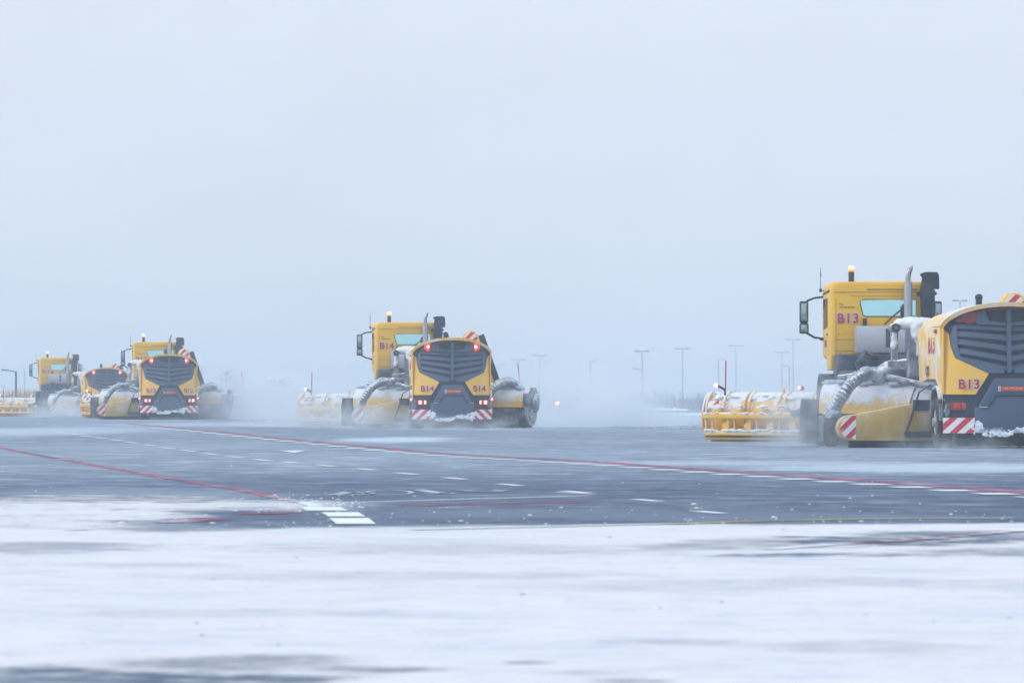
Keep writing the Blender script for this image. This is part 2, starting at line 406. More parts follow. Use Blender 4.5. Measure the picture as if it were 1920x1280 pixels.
def ground_material():
    m, nt, b = newmat('snow_swept_apron')
    cover, ell, fine, fine2, x, y = cover_mask(nt)
    big = noi(nt, x * .5, y, 3, .16, 4)
    grain = noi(nt, x, y, 0, 14, 4, .7)
    st = noi(nt, x * .8 + y * .05, y * .8, 0, .9, 6, .62)
    st2 = noi(nt, x * .7 - y * .02, y * .55 + 30.0, 0, 1.6, 6, .68)
    st3 = noi(nt, x * .9 + y * .02, y * .35, 17, 2.6, 6, .7)
    band = noi(nt, x * .12, y * .05, 5, 1, 2)
    near_ = (y / 40.0 - 1.0).cl() * .40 + .50
    streak = near_ * ((st.step(.46, .76) * .42).mx(st2.step(.48, .74) * .5 * band.step(.25, .6)) + st3.step(.45, .75) * .30 * (st.step(.35, .6) * .7 + .3)).mn(.8)
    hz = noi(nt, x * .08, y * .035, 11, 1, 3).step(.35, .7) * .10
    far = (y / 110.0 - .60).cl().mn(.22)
    dust = ell(1750, 876, 2.6, 868, 886, .9) * .6
    for a, k in (((740, 824, 1.4, 820, 831, .8), .6), ((1400, 868, 3, 862, 872, .9), .45), ((60, 808, 3.5, 800, 818, .9), .45), ((1230, 782, 6, 772, 792, .9), .5),
                 ((1250, 776, 7, 773, 779, .7), .75), ((1000, 962, 1.5, 955, 972, .9), .15), ((1500, 968, 1.8, 958, 978, .9), .15), ((300, 838, 3, 832, 844, .9), .2), ((900, 800, 5, 796, 806, .9), .3), ((230, 925, 2, 915, 936, .9), .3),
                 ((1250, 968, 1.2, 962, 974, .7), .15), ((1650, 880, 2.0, 877, 884, .7), .6), ((400, 795, 4, 791, 799, .8), .35)):
        dust = dust.mx(ell(*a) * k)
    br = noi(nt, x * 3.0 + y * .9, y * .10, 61, 1.4, 4, .7).step(.52, .72) * .22 * band.step(.3, .7)
    streak = (streak + br).mn(.85)
    spots = grain.step(.66, .74) * .25
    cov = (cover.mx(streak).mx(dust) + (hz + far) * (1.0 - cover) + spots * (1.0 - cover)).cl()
    tar = mixc(nt, big.step(.3, .7), (.024, .052, .112), (.038, .074, .150))
    tar = mixc(nt, noi(nt, x * 1.0, y * .4, 0, 1.1, 6).step(.42, .68) * .5, tar, (.015, .036, .085))
    dirty = noi(nt, x, y * .5, 21, 1.3, 5, .65)
    soft = noi(nt, x * .9, y * .9, 33, .8, 6, .62)
    sn = mixc(nt, dirty.step(.54, .76) * .55, (.76, .745, .765), (.52, .56, .65))
    sn = mixc(nt, noi(nt, x * .6, y * .4, 8, .7, 4).step(.45, .75) * .35, sn, (.60, .64, .71))
    sn = mixc(nt, soft.step(.50, .72) * .45, sn, (.52, .58, .68))
    rid = noi(nt, x * .7 + y * .08, y * 1.0, 51, 3.2, 7, .7)
    rid2 = noi(nt, x * .8 + y * .1, y * 1.2, 77, 8.0, 6, .65)
    sn = mixc(nt, (rid2.step(.52, .70) * rid.step(.42, .6)) * .45, sn, (.44, .50, .62))
    sn = mixc(nt, rid.step(.50, .66) * .52, sn, (.46, .53, .66))
    sn = mixc(nt, cover.step(.1, .6), (.60, .69, .80), sn)
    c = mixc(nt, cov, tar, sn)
    nt.links.new(c.s, b.inputs['Base Color'])
    nt.links.new((cov * .25 + .62).cl().s, b.inputs['Roughness'])
    b.inputs['Specular IOR Level'].default_value = .12
    lump = noi(nt, x * 1.2, y * .8, 0, 2.2, 6, .6)
    bump(nt, b, cover * (lump * 1.4 + 1.0) + grain * .08, .45, .04)
    return m
M['ground'] = ground_material()
bm = bmesh.new()
ys = [-12, -4, 6, 14, 20, 30, 45, 60, 90, 130, 180, 230, 270, 285, 295, 305, 315, 325, 335, 345, 355, 365, 375, 390, 405, 420, 435, 480, 600, 900, 1500, 2600]
xs = [-500, -250, -120, -70, -45, -35, -30, -26, -24, -22, -20, -18, -16, -14, -10, -5, 0, 5, 10, 20, 40, 70, 120, 250, 500]
g = [[bm.verts.new((x_, y_, gz(x_, y_))) for x_ in xs] for y_ in ys]
for j in range(len(ys) - 1):
    for i in range(len(xs) - 1): bm.faces.new((g[j][i], g[j][i + 1], g[j + 1][i + 1], g[j + 1][i]))
me = bpy.data.meshes.new('ground'); bm.to_mesh(me); bm.free(); me.materials.append(M['ground'])
me.polygons.foreach_set('use_smooth', [True] * len(me.polygons))
go = bpy.data.objects.new('ground', me); col.objects.link(go); tag(go, kind='structure')

# painted markings: flat sheets 4 mm above the tarmac, worn and partly drifted over
def paint_mat(name, colr, wear=.5):
    m, nt, b = newmat(name)
    x, y, z = xyz(nt)
    f = noi(nt, x * .8, y * .45, 3, 1.5, 5, .7).step(wear - .08, wear + .16)
    tar = (.034, .060, .115)
    c = mixc(nt, f * .75, colr, tar)
    fro = noi(nt, x * .4, y * .7, 9, .9, 5, .65).step(.5, .72)
    c = mixc(nt, fro * .45, c, (.75, .8, .87))
    cover = cover_mask(nt)[0]
    c = mixc(nt, cover.step(.12, .75), c, (.80, .85, .91))
    nt.links.new(c.s, b.inputs['Base Color']); b.inputs['Roughness'].default_value = .6
    b.inputs['Specular IOR Level'].default_value = .12
    return m
M['p_red'] = paint_mat('red_line_paint', (.50, .07, .16), .44)
M['p_dash'] = paint_mat('white_dash_paint', (.86, .88, .91), .85)
M['p_white'] = paint_mat('white_line_paint', (.84, .87, .91), .70)
M['p_faint'] = paint_mat('faded_white_lettering', (.50, .58, .68), .50)
M['p_yellow'] = paint_mat('yellow_line_paint', (.55, .42, .12), .55)
def ribbon(mb, pts, width, z=.004, side=None):
    """pts: pixel rows; a strip of the given width along them on the ground. side shifts it by that many metres"""
    W_ = [P(*p) for p in pts]
    L, Rr = [], []
    for i, p in enumerate(W_):
        d = (W_[min(i + 1, len(W_) - 1)] - W_[max(i - 1, 0)]); d.z = 0; d.normalize(); n = Vector((d.y, -d.x, 0))
        wd = width
        c = p + n * (side or 0)
        L.append(mb.bm.verts.new((c.x - n.x * wd / 2, c.y - n.y * wd / 2, z))); Rr.append(mb.bm.verts.new((c.x + n.x * wd / 2, c.y + n.y * wd / 2, z)))
    for i in range(len(W_) - 1): mb.bm.faces.new((L[i], Rr[i], Rr[i + 1], L[i + 1])).material_index = mb.mi
def catmull(pts, k=6):
    o = []
    for i in range(len(pts) - 1):
        p0, p1, p2, p3 = pts[max(i - 1, 0)], pts[i], pts[i + 1], pts[min(i + 2, len(pts) - 1)]
        for j in range(k):
            t = j / k
            o.append(tuple(.5 * ((2 * p1[a]) + (-p0[a] + p2[a]) * t + (2 * p0[a] - 5 * p1[a] + 4 * p2[a] - p3[a]) * t * t + (-p0[a] + 3 * p1[a] - 3 * p2[a] + p3[a]) * t ** 3) for a in (0, 1)))
    o.append(pts[-1]); return o
def flat(name, mb, m):
    o = mb.build(name, m, None, smooth=False); tag(o, kind='structure'); return o
redA = catmull([(235, 793.5), (367, 805), (500, 819), (633, 832), (733, 841.5), (833, 850), (967, 857.5), (1133, 867), (1305, 879), (1510, 893), (1698, 906), (1920, 923), (2060, 934)])
mb = MB(); ribbon(mb, redA, .36); flat('red_boundary_line', mb, 'p_red')
mb = MB()
px = 290.0
def yA(px_):
    for a, b in zip(redA, redA[1:]):
        if a[0] <= px_ <= b[0]: return a[1] + (b[1] - a[1]) * (px_ - a[0]) / (b[0] - a[0])
    return redA[-1][1]
while px < 2000:
    per = 17 + 70 * (px / 1920.0) ** 1.25
    x0, x1 = px, px + per * .38
    sh = lambda q: (q, yA(q) + 3.6 + (yA(q) - 793) * .03)
    ribbon(mb, [sh(x0), sh((x0 + x1) / 2), sh(x1)], .42, .008)
    px += per
flat('white_dashes_beside_red_line', mb, 'p_dash')
mb = MB(); ribbon(mb, catmull([(-60, 830), (0, 839), (50, 849), (133, 864), (250, 885), (367, 905), (450, 918), (517, 932), (567, 941), (596, 950)]), .16)
ribbon(mb, catmull([(548, 960), (510, 962), (470, 964)]), .34, .006); ribbon(mb, catmull([(405, 973), (360, 976.5), (313, 980)]), .34, .006); ribbon(mb, [(173, 992), (127, 994)], .16, .006)
flat('red_line_to_corner', mb, 'p_red')
mb = MB()
for (a, b_, y0, y1) in ((562, 652, 951, 958), (602, 686, 961, 969), (617, 705, 972, 983)):
    q = [P(a, y0), P(b_ - 14, y0), P(b_, y1), P(a + 14, y1)]
    mb.bm.faces.new([mb.bm.verts.new((v.x, v.y, .008)) for v in q])
flat('white_block_marking', mb, 'p_white')
mb = MB(); ribbon(mb, [(613, 943), (860, 936), (1107, 929)], .13); ribbon(mb, [(1045, 922), (1112, 926)], .1)
ribbon(mb, [(100, 832), (250, 831.4), (420, 830.5)], .12); ribbon(mb, [(405, 847), (520, 845.5), (660, 841)], .10)
q = [P(525, 845.5), P(575, 845.2), P(552, 849)]; mb.bm.faces.new([mb.bm.verts.new((v.x, v.y, .009)) for v in q])
flat('thin_white_guide_line', mb, 'p_white')
mb = MB(); ribbon(mb, catmull([(763, 948), (860, 945.5), (960, 943.5), (1085, 941)]), .42); flat('short_red_line', mb, 'p_red')
mb = MB(); ribbon(mb, catmull([(1440, 1030), (1560, 1021), (1700, 1013), (1820, 1003), (1960, 990)]), .17, .006); flat('red_line_under_drift', mb, 'p_red')
mb = MB(); ribbon(mb, catmull([(770, 993), (1000, 988), (1250, 982), (1450, 976.5), (1700, 972), (1900, 971)]), .2, .006)
flat('yellow_taxi_line', mb, 'p_yellow')
mb = MB()
D = [(118, 811), (141, 814), (163, 817.5), (190, 821), (218, 825), (247, 829.5), (280, 834.5), (314, 840), (352, 845), (394, 851), (442, 857), (492, 862.5), (547, 867), (612, 873), (687, 880), (762, 888), (853, 897), (957, 909), (1080, 922.5), (1213, 938), (1330, 960.5)]
for i, (a, b_) in enumerate(D):
    h = 10 + 15 * (b_ - 811) / 150; sl_ = .085
    ribbon(mb, [(a - h, b_ - h * sl_), (a + h, b_ + h * sl_)], .14, .006)
flat('white_dashed_line', mb, 'p_dash')
# painted ground lettering, read across from behind and half worn away
mb = MB()
def stroke(pts, wd=.15): ribbon(mb, pts, wd, .006)
stroke([(618, 929), (660, 928), (690, 927)]); stroke([(620, 929), (655, 923), (668, 922)]); stroke([(640, 922), (690, 924), (694, 927)])
ov = [(728 + 44 * math.cos(a), 923.5 + 4.2 * math.sin(a)) for a in [k * math.pi / 9 for k in range(19)]]
stroke(ov, .06)
stroke([(783, 918), (815, 923), (845, 926)]); stroke([(800, 926), (862, 924)]); stroke([(855, 919), (890, 921), (940, 922)]); stroke([(925, 923), (940, 919)])
flat('ground_lettering', mb, 'p_faint')

# ------------------------------------------------------------------ sweeper trailer
def yback(x): return .55 * (min(1.3, abs(x)) / 1.28) ** 2.6
CUTS = [-1.2, -1.1, -1.0, -.85, -.7, -.5, -.3, 0, .3, .5, .7, .85, 1.0, 1.1, 1.2]
def bow(lean=0.0):
    return lambda v: (v.x, v.y + yback(v.x) + max(0, v.z - 1.5) * lean, v.z)
ARCH = [(-1.34, 2.50), (-1.22, 2.66), (-1.0, 2.80), (-.75, 2.89), (-.4, 2.955), (0, 2.975), (.4, 2.955), (.75, 2.89), (1.0, 2.80), (1.22, 2.66), (1.34, 2.50)]

def make_trailer():
    root = empty('sweeper_trailer')
    rng = random.Random(4)
    LEAN = .10
    # body shell: sides, roof and front
    mb = MB()
    arch = [(x * .985, z - .03) for x, z in ARCH]
    prof = [(-1.275, 1.10), (-1.29, 1.8)] + arch + [(1.29, 1.8), (1.275, 1.10)]
    n = len(prof)
    rings = []
    for yv, k in ((.70, 1.0), (1.6, 1.0), (2.6, .985), (3.5, .96), (3.95, .90)):
        zl = 1.10 if yv < 1.0 else (1.42 if yv < 2.9 else 1.36)
        rings.append([mb.bm.verts.new((x * (1 if k > .95 else .97), yv, (z if z > 1.2 else zl) if z < 1.9 else 1.9 + (z - 1.9) * k)) for x, z in prof])
    for a, b_ in zip(rings, rings[1:]):
        for i in range(n - 1): mb.bm.faces.new((a[i], a[i + 1], b_[i + 1], b_[i]))
        mb.bm.faces.new((a[-1], a[0], b_[0], b_[-1]))
    mb.bm.faces.new(rings[-1]); mb.bm.faces.new(rings[0][::-1])
    mb.build('body', 'body_side', root, ang=50)
    # roof visor lip curling round the rear
    mb = MB()
    def lip(off, th):
        A = []
        for (x, z) in catmull(ARCH, 4):
            sx = x / 1.34
            nx, nz = sx * .55, 1 - .45 * sx * sx
            A.append((Vector((x, yback(x) * 1.0 - .10 + off + (3 - z) * .15, z)), Vector((nx, 0, nz)).normalized() * th))
        return A
    secs = [lip(0, 0), lip(.01, -.085), lip(.95, -.10), lip(1.1, -.005)]
    rr = [[mb.bm.verts.new(p + t) for p, t in s_] for s_ in secs]
    m_ = len(rr[0])
    for k in range(4):
        a, b_ = rr[k], rr[(k + 1) % 4]
        for i in range(m_ - 1): mb.bm.faces.new((a[i], a[i + 1], b_[i + 1], b_[i]))
    mb.bm.faces.new([r_[0] for r_ in rr]); mb.bm.faces.new([r_[-1] for r_ in rr][::-1])
    mb.build('roof_visor', 'visor', root, ang=60)
    # rear corner panels
    for s_ in (-1, 1):
        poly = [(s_ * .42, 1.52), (s_ * .68, 1.10), (s_ * 1.28, 1.10), (s_ * 1.30, 1.9), (s_ * 1.29, 2.46), (s_ * 1.17, 2.36), (s_ * 1.135, 2.06), (s_ * 1.06, 1.84)]
        if s_ < 0: poly = poly[::-1]
        mb = MB(); mb.prism(poly, .0, .06, fn=bow(LEAN), cuts=CUTS); mb.build('corner_panel', 'yellow', root, ang=50)
        # return piece wrapping to the body side
        mb = MB(); mb.prism([(s_ * 1.285, 1.10), (s_ * 1.262, 1.10), (s_ * 1.262, 2.44), (s_ * 1.285, 2.44)], .50, .76); 
        mb.build('corner_trim', 'yellow', root)
    # grille backing, louvres, rib
    mb = MB()
    poly = [(-1.17, 2.36), (-1.20, 2.55), (-.95, 2.70), (-.5, 2.86), (0, 2.89), (.5, 2.86), (.95, 2.70), (1.20, 2.55), (1.17, 2.36), (1.135, 2.06), (1.06, 1.84), (.42, 1.52), (-.42, 1.52), (-1.06, 1.84), (-1.135, 2.06)]
    mb.prism(poly, .10, .13, fn=bow(LEAN), cuts=CUTS); mb.build('grille_backing', 'black', root, ang=50)
    gr = MB()
    # frame cheeks
    for s_ in (-1, 1):
        poly = [(s_ * 1.02, 2.50), (s_ * 1.13, 2.50), (s_ * 1.165, 2.34), (s_ * 1.13, 2.06), (s_ * 1.055, 1.85), (s_ * .43, 1.535), (s_ * .10, 1.535), (s_ * .10, 1.60), (s_ * .95, 1.86), (s_ * 1.0, 2.0)]
        if s_ < 0: poly = poly[::-1]
        gr.prism(poly, .02, .09, fn=bow(LEAN), cuts=CUTS)
    # chevron louvre blades: leaning boards with open shadow above each
    for zo, zi, w_ in ((2.53, 2.47, .10), (2.385, 2.285, .115), (2.225, 2.075, .115), (2.045, 1.86, .115), (1.87, 1.65, .09)):
        for s_ in (-1, 1):
            xo = 1.06 if zo > 1.9 else 1.0
            if zo > 2.5: xo = 1.12
            bm2 = bmesh.new(); T = []
            for k in range(9):
                t = k / 8; x = s_ * (.03 + (xo - .03) * t); z = zi + (zo - zi) * t
                y = yback(x) + max(0, z - 1.5) * LEAN
                T.append([bm2.verts.new((x, y + .085, z + .02)), bm2.verts.new((x, y + .015, z - w_ + .035)), bm2.verts.new((x, y + .035, z - w_ + .01)), bm2.verts.new((x, y + .105, z - .01))])
            for a, b_ in zip(T, T[1:]):
                for q in range(4): bm2.faces.new((a[q], a[(q + 1) % 4], b_[(q + 1) % 4], b_[q]))
            bm2.faces.new(T[0]); bm2.faces.new(T[-1][::-1])
            gr.add(bm2)
    gr.prism([(-.045, 2.82), (.045, 2.82), (.04, 1.55), (-.04, 1.55)], -.03, .07, fn=bow(LEAN))
    gr.build('grille', 'grey', root, ang=30)
    # upper intake frame
    mb = MB()
    for s_ in (-1, 1):
        poly = [(s_ * .55, 2.80), (s_ * .47, 2.80), (s_ * .40, 2.60), (s_ * .04, 2.56), (s_ * .04, 2.50), (s_ * .62, 2.53), (s_ * .70, 2.60), (s_ * .62, 2.78)]
        if s_ < 0: poly = poly[::-1]
        mb.prism(poly, .015, .08, fn=bow(LEAN), cuts=CUTS)
    mb.build('upper_intake_frame', 'grey', root)
    # lamps at the top
    for s_ in (-1, 1):
        mb = MB()
        poly = [(s_ * .56, 2.805), (s_ * .98, 2.70), (s_ * 1.04, 2.61), (s_ * 1.04, 2.58), (s_ * .68, 2.58)]
        if s_ < 0: poly = poly[::-1]
        mb.prism(poly, .0, .07, fn=bow(LEAN), cuts=CUTS)
        o = mb.build('upper_lamp', 'reflector', root)
        x = s_ * .775; y = yback(x) + 1.18 * LEAN
        mb = MB(); mb.cyl((x, y - .015, 2.675), (x, y + .02, 2.675), .052, n=20); mb.build('lamp_bulb', 'lamp_red', o)
        mb = MB(); mb.cyl((x, y - .007, 2.675), (x, y + .02, 2.675), .14, n=24); mb.build('halo_lens', 'glow_red', o)  # wide glowing disc imitates the red halo round the bulb
    # red strip under the visor
    mb = MB(); mb.prism([(-.55, 2.83), (-.3, 2.865), (0, 2.875), (.3, 2.865), (.55, 2.83), (.5, 2.80), (0, 2.835), (-.5, 2.80)], .02, .05, fn=bow(LEAN), cuts=CUTS)
    mb.build('reflector_strip', 'reflector', root)
    # dark pockets beneath the visor tips
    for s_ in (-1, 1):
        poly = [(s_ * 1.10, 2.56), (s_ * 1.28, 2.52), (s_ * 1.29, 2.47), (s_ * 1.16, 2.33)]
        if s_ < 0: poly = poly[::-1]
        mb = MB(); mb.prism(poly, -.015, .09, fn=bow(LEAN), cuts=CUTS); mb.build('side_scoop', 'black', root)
    # lower rear: dark surround, hatch and bumper
    mb = MB(); mb.prism([(-1.27, 1.10), (-1.27, .60), (1.27, .60), (1.27, 1.10), (.68, 1.10), (.42, 1.52), (-.42, 1.52), (-.68, 1.10)][::-1], .07, .12, fn=bow(), cuts=CUTS)
    mb.build('rear_surround', 'dgrey', root)
    mb = MB()
    mb.prism([(-.31, 1.43), (.33, 1.43), (.66, .86), (.47, .86), (.36, 1.08), (-.26, 1.08), (-.43, .86), (-.62, .86)][::-1], -.03, .06, fn=bow(), cuts=CUTS, bev=.012)
    mb.build('hatch_frame', 'grey', root)
    mb = MB(); mb.prism([(-.25, 1.06), (.35, 1.06), (.47, .845), (.72, .845), (.72, .32), (-.70, .32), (-.70, .845), (-.43, .845)][::-1], .01, .08, fn=bow(), cuts=CUTS, bev=.01)
    mb.build('bumper', 'bumper', root)
    for a, b_ in ((-.62, -.45), (.56, .71)):
        mb = MB(); mb.prism([(a, .835), (b_, .835), (b_, .855), (a, .855)], -.035, -.01, fn=bow()); mb.build('silver_strip', 'silver', root)
    # number plate
    mb = MB(); mb.box((.055, -.05, 1.215), (.47, .02, .095), .005); pl = mb.build('number_plate', 'plate', root)
    mb = MB(); mb.box((-.215, -.05, 1.215), (.055, .02, .105), .003); mb.mi = 1
    for k in range(3): mb.box((-.215, -.062, 1.185 + .03 * k), (.03, .005, .012))
    mb.build('plate_badge', ['white', 'dgrey'], pl)
    text_obj('plate_lettering', 'OA-994-AUA', .06, pl, (.055, -.064, 1.215), mats=('plate_ink', 'white'), outline=0, spacing=1.1)
    # tail lamps
    for s_ in (-1, 1):
        mb = MB(); cx_ = -.95 if s_ < 0 else 1.01
        mb.box((cx_, yback(cx_) + .06, .86), (.46, .07, .17), .012); t = mb.build('tail_lamp', 'reflector', root)
        for dx in (-.092, .092):
            mb = MB(); mb.box((cx_ + dx, yback(cx_) + .018, .86), (.075, .02, .10), .01); mb.build('lamp_bulb', 'lamp_red', t)
            mb = MB(); mb.box((cx_ + dx, yback(cx_) + .024, .86), (.15, .012, .14), .005); mb.build('halo_lens', 'glow_red', t)  # glowing plate behind the bulb, imitating its halo
        # marker at the outer edge
        mb = MB(); mb.box((s_ * 1.33, .62, .96), (.08, .06, .09), .01); mk = mb.build('side_marker', 'glow_red', root)
        mb = MB(); mb.ball((s_ * 1.33, .58, .96), .032, 2); mb.build('lamp_bulb', 'lamp_side', mk)
        # junk of brackets round the lamp
        mb = MB(); mb.box((s_ * 1.2, .46, .80), (.1, .05, .2), .01); mb.tube([(s_ * 1.28, .5, 1.0), (s_ * 1.2, .42, .9), (s_ * 1.27, .45, .74)], .02); mb.build('lamp_bracket', 'frosted', root)
        # striped warning board
        mb = MB(); c0, c1 = (-1.30, -.705) if s_ < 0 else (.76, 1.32)
        mb.prism([(c0, .31), (c1, .31), (c1, .625), (c0, .625)], 0, .03, fn=lambda v: (v.x, v.y + yback(v.x) * .75 - .02, v.z), cuts=CUTS)
        mb.build('warning_board', 'stripe_l' if s_ < 0 else 'stripe_r', root)
    mb = MB(); mb.box((-1.23, .36, .70), (.06, .01, .08)); mb.build('green_sticker', 'green', root)
    # snow packed on the lower bumper
    sd = []
    for i in range(70):
        x = rng.uniform(-.78, .82); edge_ = .33 + .05 * math.sin(x * 6) + (.12 if abs(x) > .55 else 0) * rng.random()
        sd.append((Vector((x, yback(x) - .02, edge_ + rng.uniform(-.06, .05))), rng.uniform(.018, .045), (1.7, .45, .8)))
    for i in range(16): sd.append((Vector((-.66 + rng.uniform(-.12, .1), .08, rng.uniform(.28, .52))), rng.uniform(.025, .06), (1, .35, 1)))
    for i in range(14): sd.append((Vector((.62 + rng.uniform(-.15, .12), .08, rng.uniform(.28, .5))), rng.uniform(.025, .06), (1.2, .35, 1)))
    snow_lumps('packed_snow', sd, root, .02)
    # underbody, axle, wheels, mudguards
    mb = MB(); mb.box((0, 2.2, .95), (1.5, 3.4, .45), .03); mb.box((0, .55, .42), (1.3, .12, .28), .02); mb.box((0, 2.0, .55), (2.0, .16, .16)); mb.box((0, .95, .28), (1.9, .1, .34), .02)
    mb.build('underframe', 'chassis', root)
    for s_ in (-1, 1):
        mb = MB(); mb.wheel((s_ * 1.19, 1.25, .53), .53, .32); wh = mb.build('wheel', 'tyre', root)
        mb = MB(); mb.cyl((s_ * 1.0, 1.25, .53), (s_ * 1.32, 1.25, .53), .31, .28, 24); mb.cyl((s_ * 1.3, 1.25, .53), (s_ * 1.38, 1.25, .53), .11, .09, 14); mb.build('rim', 'rim', wh)
        mb = MB()
        arc = [(1.3 + .66 * math.cos(a), .62 + .66 * math.sin(a)) for a in [R(-5 + 19 * k) for k in range(11)]]
        arc += [(1.3 + .61 * math.cos(a), .62 + .61 * math.sin(a)) for a in [R(-5 + 19 * k) for k in range(11)][::-1]]
        a0, a1 = sorted((s_ * .92, s_ * 1.34)); mb.prism(arc, a0, a1, axis='X'); mb.build('mudguard', 'frosted', root)
    # engine stack
    mb = MB(); mb.cyl((-.08, 3.3, 2.6), (-.08, 3.3, 3.13), .07, n=16); mb.ball((-.08, 3.3, 3.13), .085, 2, (1, 1, .9)); mb.build('engine_stack', 'black', root)
    # top side reflector
    for s_ in (-1, 1):
        mb = MB(); mb.box((s_ * 1.335, 1.25, 2.40), (.02, .28, .08), .006); mb.build('side_reflector', 'reflector', root)
    # air blower duct: low on the left, folded upright on the right
    def duct():
        poly = [(-1.25, .14), (-2.95, .14)]
        poly += [(-2.95 + .29 * math.cos(R(a)), .41 + .27 * math.sin(R(a))) for a in range(250, 100, -15)]
        poly += [(-2.85, .69), (-1.75, .90), (-1.25, .94)]
        return poly
    p_ = duct()
    d1 = MB(); d1.prism(p_, 2.05, 2.42, bev=.03)
    st = MB(); st.prism([(-2.96, .19), (-3.12, .24), (-3.2, .41), (-3.12, .58), (-2.96, .66), (-2.86, .665), (-2.86, .17)], 2.035, 2.05)
    rb = MB(); rb.box((-2.05, 2.25, .075), (1.85, .3, .15), .02); rb.box((-1.3, 2.2, .10), (.9, .25, .2), .02)
    rec = MB(); rec.box((-1.42, 2.03, .88), (.5, .05, .22), .02); rec.box((-1.52, 2.0, .28), (.62, .1, .12), .02); rec.tube([(-1.30, 1.98, 1.3), (-1.55, 1.98, 1.15), (-1.72, 1.98, .6), (-1.85, 1.98, .25)], .022)
    mo_ = M['stripe_l']
    a = d1.build('blower_duct', 'duct', root)
    st.build('striped_end', mo_, a); rb.build('rubber_strip', 'black', a); rec.build('duct_bracket', 'chassis', a)
    # folded copy
    mat4 = Matrix.Translation((1.22, 1.85, 1.42)) @ Matrix.Rotation(R(-109), 4, 'Y') @ Matrix.Translation((-1.25, 0, -.5)) @ Matrix.Diagonal((-1, 1, 1, 1))
    d2 = MB(); d2.prism([(x if x > -2.3 else x + .1, z) for x, z in p_], 2.05, 2.42, bev=.03); bmesh.ops.transform(d2.bm, matrix=mat4, verts=d2.bm.verts[:])
    b_ = d2.build('folded_blower_duct', 'yellow', root)
    s2 = MB(); s2.prism([(-2.86, .19), (-3.02, .24), (-3.13, .41), (-3.02, .58), (-2.86, .67), (-2.7, .69), (-2.7, .17)], 2.035, 2.05); bmesh.ops.transform(s2.bm, matrix=mat4, verts=s2.bm.verts[:])
    s2.build('striped_end', 'stripe_l', b_)
    r2 = MB(); r2.box((-2.0, 2.25, .045), (1.75, .3, .22), .02); bmesh.ops.transform(r2.bm, matrix=mat4, verts=r2.bm.verts[:]); r2.build('rubber_strip', 'black', b_)
    # ---- broom unit ahead of the wheels, slewed so its right end trails
    BM = Matrix.Translation((-.15, 5.1, 0)) @ Matrix.Rotation(R(-25), 4, 'Z')
    def tf(mb): bmesh.ops.transform(mb.bm, matrix=BM, verts=mb.bm.verts[:]); return mb
    mb = MB()
    N_ = 40; ring = []
    for i in range(N_ + 1):
        u = -3.0 + 6.15 * i / N_
        pr = []
        for a in range(-12, 193, 12):
            r_ = .56
            pr.append((u, -r_ * math.cos(R(a)), .80 + r_ * .98 * math.sin(R(a))))
        pr = [(u, -.60, .70)] + pr + [(u, .6, .62)]
        ring.append([mb.bm.verts.new(p) for p in pr])
    for a, c_ in zip(ring, ring[1:]):
        for k in range(len(a) - 1): mb.bm.faces.new((a[k], a[k + 1], c_[k + 1], c_[k]))
    mb.bm.faces.new(ring[0]); mb.bm.faces.new(ring[-1][::-1])
    hood = tf(mb).build('broom_hood', 'hood', root, ang=60)
    mb = MB()
    for u in (-1.0,):
        pts = [(u + .0016 * a, -.575 * math.cos(R(a)), .80 + .565 * math.sin(R(a))) for a in range(0, 181, 12)]
        mb.tube(pts, .016, 6)
    tf(mb).build('hood_seam', 'frosted', hood)
    # dark end flap and skirts
    mb = MB(); mb.prism([(-.60, .70), (-.52, 1.0), (.5, 1.0), (.62, .60), (.56, .06), (-.58, .06)], -3.42, -3.02, axis='X', bev=.03); mb.box((0, -.55, .38), (6.0, .06, .56), .01)
    tf(mb).build('rubber_skirt', 'brush', root)
    mb = MB(); n_ = 28
    prev = None
    for i in range(60):
        u = -3.2 + 6.4 * i / 59; r_ = .43 + (.02 if i % 2 else 0)
        cur = [mb.bm.verts.new((u, r_ * math.cos(2 * math.pi * k / n_), .45 + r_ * math.sin(2 * math.pi * k / n_))) for k in range(n_)]
        if prev:
            for k in range(n_): mb.bm.faces.new((prev[k], prev[(k + 1) % n_], cur[(k + 1) % n_], cur[k]))
        else: mb.bm.faces.new(cur)
        prev = cur
    mb.bm.faces.new(prev); tf(mb).build('broom', 'brush', root)
    # right end: hub plate with frosted ring, bracket, hook shaped flap
    mb = MB(); mb.cyl((3.16, 0, .48), (3.24, 0, .48), .44, n=28); mb.prism([(-.55, .8), (-.5, 1.15), (-.2, 1.36), (.2, 1.36), (.5, 1.1), (.5, .8)], 3.15, 3.34, axis='X', bev=.02)
    e1 = tf(mb).build('end_plate', 'frosted', root)
    mb = MB()
    pts = [(3.27, .40 * math.cos(a), .48 + .40 * math.sin(a)) for a in [2 * math.pi * k / 24 for k in range(25)]]
    mb.tube(pts, .035, 8); tf(mb).build('frosted_ring', 'rim', e1)
    mb = MB(); mb.prism([(-.3, .9), (-.12, 1.16), (.0, 1.08), (.03, .9), (-.05, .6), (-.3, .5)], 3.42, 3.56, axis='X', bev=.03); mb.cyl((3.2, 0, .8), (3.45, 0, .8), .08)
    pts = [(3.50, -.33 + .14 * math.cos(a), .75 + .2 * math.sin(a)) for a in [2 * math.pi * k / 16 for k in range(17)]]; mb.tube(pts, .03, 6)
    tf(mb).build('broom_motor', 'frosted', root)
